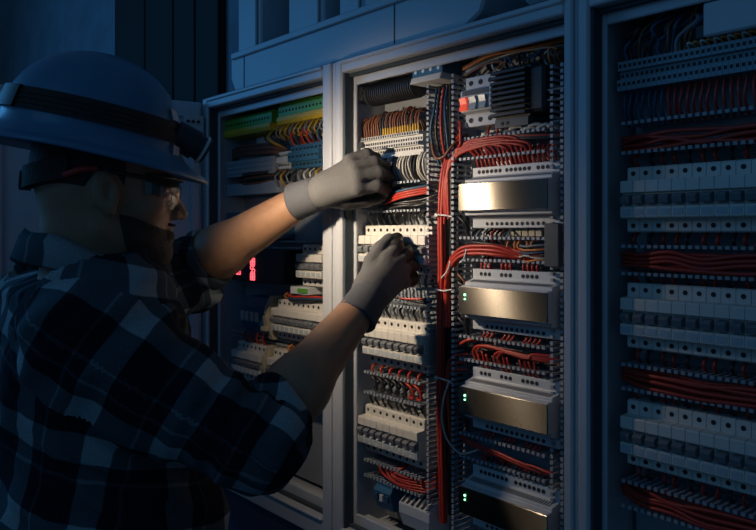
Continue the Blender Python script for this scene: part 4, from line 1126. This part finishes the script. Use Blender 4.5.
def band_loop(h0, h1, off, th, tilt=0.0, sub=64, a_from=0, a_to=2 * math.pi):
    m = MB(); vs = []; n = sub
    for i in range(n + 1):
        a = a_from + (a_to - a_from) * i / n
        for h, o in ((h0, off), (h1, off), (h1, off + th), (h0, off + th)):
            hh = h + tilt * math.cos(a); A_, B_ = hat_ring(0, hh)
            vs.append(hp((A_ + o) * math.cos(a), (B_ + o) * math.sin(a), hh))
    fs = [(i * 4 + k, (i + 1) * 4 + k, (i + 1) * 4 + (k + 1) % 4, i * 4 + (k + 1) % 4) for i in range(n) for k in range(4)]
    m.add(vs, fs, 0, False); return m
strap = part('headlamp_strap', band_loop(.043, .075, .0008, .003, -.004), 'strap', man, 0, 'dark elastic headlamp strap')
for hh in (.052, .0595, .067): part('strap_rib', band_loop(hh - .0012, hh + .0012, .0036, .0012, -.004), 'strap', strap)
m = MB(); m.v = []; 
sl = band_loop(.043, .076, .003, .006, -.004, 10, math.radians(-150), math.radians(-128)); part('strap_buckle', sl, 'blackpl', strap)
m = MB()
for dz in (.044, .073): m.box(0, 0, 0, 0, 0, 0) if False else None
# front strap clips, their pale colour standing in for glints on the shell
for hh in (.030, .084):
    part('hat_glint_clip', band_loop(hh - .008, hh + .008, .0005, .004, -.002, 4, math.radians(-20), math.radians(-10)), 'window', hat)
# suspension strap and knob at the nape
m = MB(); vs = []
n = 24
for i in range(n + 1):
    a = math.radians(115) + math.radians(130) * i / n
    for o, u in ((.094, .020), (.094, -.012), (.098, -.012), (.098, .020)):
        vs.append(hw(-.012 + (o + .012) * math.cos(a), (o - .012) * math.sin(a), u + .012 + .03 * (math.cos(a) + 1)))
m.add(vs, [(i * 4 + k, i * 4 + (k + 1) % 4, (i + 1) * 4 + (k + 1) % 4, (i + 1) * 4 + k) for i in range(n) for k in range(4)], 0)
sus = part('suspension_strap', m, 'strap', hat)
part('ratchet_knob', MB().cyl(hw(-.108, 0, .012), hw(-.124, 0, .012), .014, 14), 'blackpl', sus)

# headlamp
lampdir = (hf * .90 - hu * .32 + hlf * .30).normalized()
LA, LB = hat_ring(0, .058)
L0 = hp(LA + .014, -.004, .049)
L1 = L0 + lampdir * .030
m = MB(); m.cyl(L0 - lampdir * .022, L0 + lampdir * .012, .0215, 18, 0, .0225); m.cyl(L0 + lampdir * .012, L0 + lampdir * .030, .0185, 18, 0, .0205)
lamp = part('headlamp', m, 'blackpl', man, 0.0012, 'black headlamp on the front of the hat')
part('lamp_rim', MB().cyl(L0 + lampdir * .022, L0 + lampdir * .026, .0222, 18), 'psu', lamp)
part('lens', MB().cyl(L1 - lampdir * .001, L1 + lampdir * .0006, .015, 16), 'lens_lit', lamp, 0, 'lit warm white lens')
sp = bpy.data.lights.new('headlamp_beam', 'SPOT'); sp.energy = 9.0; sp.color = (1.0, 0.80, 0.58); sp.spot_size = math.radians(124); sp.spot_blend = 1.0; sp.shadow_soft_size = 0.012
so = bpy.data.objects.new('headlamp_beam', sp); COL.objects.link(so)
aim = Vector((-.99, .03, 1.50)); so.location = L1 + lampdir * .004
so.rotation_euler = (aim - so.location).to_track_quat('-Z', 'Y').to_euler()

# ------------------------------------------------------------------ safety glasses
gm = bpy.data.materials.new('clear_lens'); gm.use_nodes = True; nt = gm.node_tree; nt.nodes.clear()
o_ = nt.nodes.new('ShaderNodeOutputMaterial'); mx = nt.nodes.new('ShaderNodeMixShader'); tr = nt.nodes.new('ShaderNodeBsdfTransparent'); gl = nt.nodes.new('ShaderNodeBsdfGlossy')
tr.inputs[0].default_value = (.90, .93, .95, 1); gl.inputs['Roughness'].default_value = .06; lw = nt.nodes.new('ShaderNodeLayerWeight'); lw.inputs[0].default_value = .55
nt.links.new(lw.outputs['Fresnel'], mx.inputs[0]); nt.links.new(tr.outputs[0], mx.inputs[1]); nt.links.new(gl.outputs[0], mx.inputs[2]); nt.links.new(mx.outputs[0], o_.inputs[0])
MT['clear'] = gm
m = MB(); vs = []; n = 24; k = 6
for i in range(n + 1):
    a = math.radians(-84 + 168 * i / n)
    for j in range(k + 1):
        t = j / k; low = -.022 * (1 - .25 * abs(math.sin(a)) ** 2) + .012 * math.exp(-(a / .22) ** 2)
        z = low + (.026 - low) * t
        r = .066; vs.append(hw(.044 + r * math.cos(a) - .05 * 0 - .006 * (t - .5) ** 2 * 4, (.066) * math.sin(a), z + .006))
m.add(vs, [(i * (k + 1) + j, (i + 1) * (k + 1) + j, (i + 1) * (k + 1) + j + 1, i * (k + 1) + j + 1) for i in range(n) for j in range(k)], 0, True)
gl_ = part('safety_glasses', m, 'clear', man, 0, 'clear wrap-around safety glasses')
top = MB(); top.tube([hw(.044 + .0665 * math.cos(math.radians(a)), .0665 * math.sin(math.radians(a)), .0325) for a in range(-84, 85, 12)], .0022, 6, 0, 3); part('brow_bar', top, 'blackpl', gl_)
for s in (1, -1):
    part('temple', MB().tube([hw(.048, .067 * s, .028), (hw(.02, .076 * s, .030)), hw(-.02, .081 * s, .034)], .0032, 6), 'blackpl', gl_)
    part('temple_tip', MB().tube([hw(-.018, .081 * s, .034), hw(-.040, .083 * s, .030), hw(-.062, .078 * s, .020)], .0042, 8), 'redtip', gl_, 0, 'red temple tip')

# ------------------------------------------------------------------ gloves
def glove(name, wrist, palm, fingers, thumb, label, cuff, blackf):
    """palm: list of capsules (a,b,ra,rb); fingers: list of 4 point chains with radii"""
    chains = fingers + [thumb]
    def digit_d(P, ch):
        pts, rs = ch; d = None
        for i in range(len(pts) - 1):
            q = d_cap(P, pts[i], pts[i + 1], rs[i], rs[i + 1]); d = q if d is None else smin(d, q, .004)
        return d
    def palm_d(P):
        d = None
        for a, b, ra, rb in palm:
            q = d_cap(P, a, b, ra, rb); d = q if d is None else smin(d, q, .014)
        return d
    def f(P):
        d = palm_d(P); fg = None
        for ch in chains:
            q = digit_d(P, ch); fg = q if fg is None else smin(fg, q, .0012)
        x = P @ np.array([410., 230., 330.])
        return smin(d, fg, .006) + .0002 * np.sin(x * 1.7) * np.sin(P @ np.array([-390., 570., 450.]))
    allp = np.array([A(p) for ch in chains for p in ch[0]] + [A(q) for p in palm for q in p[:2]])
    def mf(c, nn): return blackf(c, nn, chains, digit_d, palm_d)
    g = sculpt(name, f, allp.min(0) - .045, allp.max(0) + .045, .0019, ['knit', 'rubber'], man, matf=mf, label=label)
    c0, c1, r0, r1 = cuff
    m = MB(); n = 28; seq = [(-.02, r0 * .96, 0), (0, r0, 0)]
    L = (c1 - c0).length; d = (c1 - c0).normalized(); t = d.orthogonal().normalized(); w = d.cross(t); rowsv = []
    pr = [(0, r0 - .004), (0, r0), (.004, r0 + .0016), (.008, r0)] + [(.008 + (L - .016) * q / 6, r0 + (r1 - r0) * q / 6 + (.0008 if q % 2 else 0)) for q in range(1, 7)] + [(L - .004, r1 + .0012), (L, r1 - .004)]
    for s, r in pr: rowsv.append([c0 + d * s + t * (r * math.cos(2 * math.pi * i / n)) + w * (r * math.sin(2 * math.pi * i / n)) for i in range(n)])
    vv = [p for r_ in rowsv for p in r_]
    m.add(vv, [(j * n + i, j * n + (i + 1) % n, (j + 1) * n + (i + 1) % n, (j + 1) * n + i) for j in range(len(rowsv) - 1) for i in range(n)], 0, True)
    part('cuff', m, 'cuffknit', g)
    return g
# upper (left) hand: back towards the camera, little finger on top, thumb below
Lr = .0103
lp = [(dep(306, 198, 1.312), dep(326, 190, 1.285), .026, .026),
      (dep(324, 184, 1.291), dep(351, 163, 1.267), .019, .0125), (dep(326, 187, 1.285), dep(355, 171, 1.256), .020, .0130),
      (dep(326, 191, 1.284), dep(357, 180, 1.252), .021, .0135), (dep(326, 194, 1.286), dep(357, 189, 1.254), .021, .0135)]
lfing = [([dep(350, 160, 1.268), dep(367, 154, 1.272), dep(376, 158, 1.284), dep(376, 165, 1.297)], [.0115, .0098, .0092, .0085]),
         ([dep(355, 168, 1.256), dep(375, 162, 1.263), dep(385, 167, 1.284), dep(384, 175, 1.299)], [.0125, .0106, .0098, .009]),
         ([dep(357, 177, 1.251), dep(379, 173, 1.258), dep(389, 178, 1.282), dep(387, 186, 1.297)], [.0128, .0110, .010, .009]),
         ([dep(357, 188, 1.253), dep(377, 186, 1.258), dep(386, 190, 1.280), dep(383, 197, 1.294)], [.0125, .0108, .0098, .009])]
lth = ([dep(326, 198, 1.291), dep(348, 203, 1.285), dep(366, 201, 1.282), dep(380, 198, 1.284)], [.0155, .0125, .0110, .0095])
LMID = dep(340, 183, 1.290); LNRM = (dep(340, 183, 1.275) - WR_L).cross(UP).normalized()
if LNRM.dot(AXIS) < 0: LNRM = -LNRM
def lblack(c, nn, chains, dd, pd):
    k = np.zeros(len(c)); pal = nn @ A(LNRM)
    k[((c - A(LMID)) @ A(LNRM) > .014) & (pal > -.1)] = 1
    s0 = np.min([d_cap(c, ch[0][0], ch[0][1], ch[1][0], ch[1][1]) for ch in chains[:4]], axis=0)
    s1 = np.min([np.minimum(d_cap(c, ch[0][1], ch[0][2], ch[1][1], ch[1][2]), d_cap(c, ch[0][2], ch[0][3], ch[1][2], ch[1][3])) for ch in chains[:4]], axis=0)
    fing = np.minimum(s0, s1) < .006
    k[fing & (s0 < s1 + .0015) & (pal < .35)] = 0
    k[fing & (s1 < s0 - .0015)] = 1
    k[dd(c, chains[4]) < .0015] = 1
    k[pal > .55] = 1
    return k
glove('work_glove', WR_L, lp, lfing, lth, 'left grey work glove with black coated fingers', (dep(295, 202, 1.323), dep(319, 193, 1.300), .0335, .0310), lblack)
# lower (right) hand: back towards the camera, thumb and forefinger pinching at the top
rp = [(dep(363, 304, 1.150), dep(371, 288, 1.168), .0275, .0275),
      (dep(371, 288, 1.168), dep(384, 262, 1.190), .023, .0140), (dep(374, 288, 1.168), dep(392, 265, 1.192), .023, .0140),
      (dep(377, 290, 1.170), dep(398, 272, 1.193), .022, .0135), (dep(379, 293, 1.172), dep(400, 282, 1.192), .021, .0125)]
rfing = [([dep(385, 261, 1.190), dep(397, 246, 1.210), dep(397, 239, 1.232), dep(391, 239, 1.248)], [.0130, .0112, .0102, .0092]),
         ([dep(393, 265, 1.192), dep(407, 255, 1.212), dep(408, 249, 1.236), dep(401, 248, 1.252)], [.0130, .0112, .0102, .0092]),
         ([dep(399, 272, 1.193), dep(412, 267, 1.212), dep(413, 262, 1.236), dep(405, 260, 1.250)], [.0125, .0108, .0098, .009]),
         ([dep(401, 282, 1.192), dep(411, 281, 1.210), dep(412, 275, 1.230), dep(404, 272, 1.244)], [.0115, .0098, .0090, .0082])]
rth = ([dep(368, 282, 1.172), dep(372, 262, 1.190), dep(381, 248, 1.204), dep(389, 239, 1.216)], [.0165, .0135, .0118, .0098])
def rblack(c, nn, chains, dd, pd):
    k = np.zeros(len(c)); depth = (c - A(CAM)) @ A(AXIS)
    fb = np.min([dd(c, ch) for ch in chains[:4]], axis=0)
    k[(fb < .002) & (depth > 1.196)] = 1
    k[depth > 1.212] = 1
    k[(nn @ A(AXIS)) > .5] = 1
    k[(dd(c, chains[4]) < .0015) & ((nn @ A(AXIS)) < .55)] = 0
    return k
glove('work_glove', WR_R, rp, rfing, rth, 'right grey work glove pinching a breaker', (dep(355, 319, 1.130), dep(372, 292, 1.164), .0325, .0300), rblack)
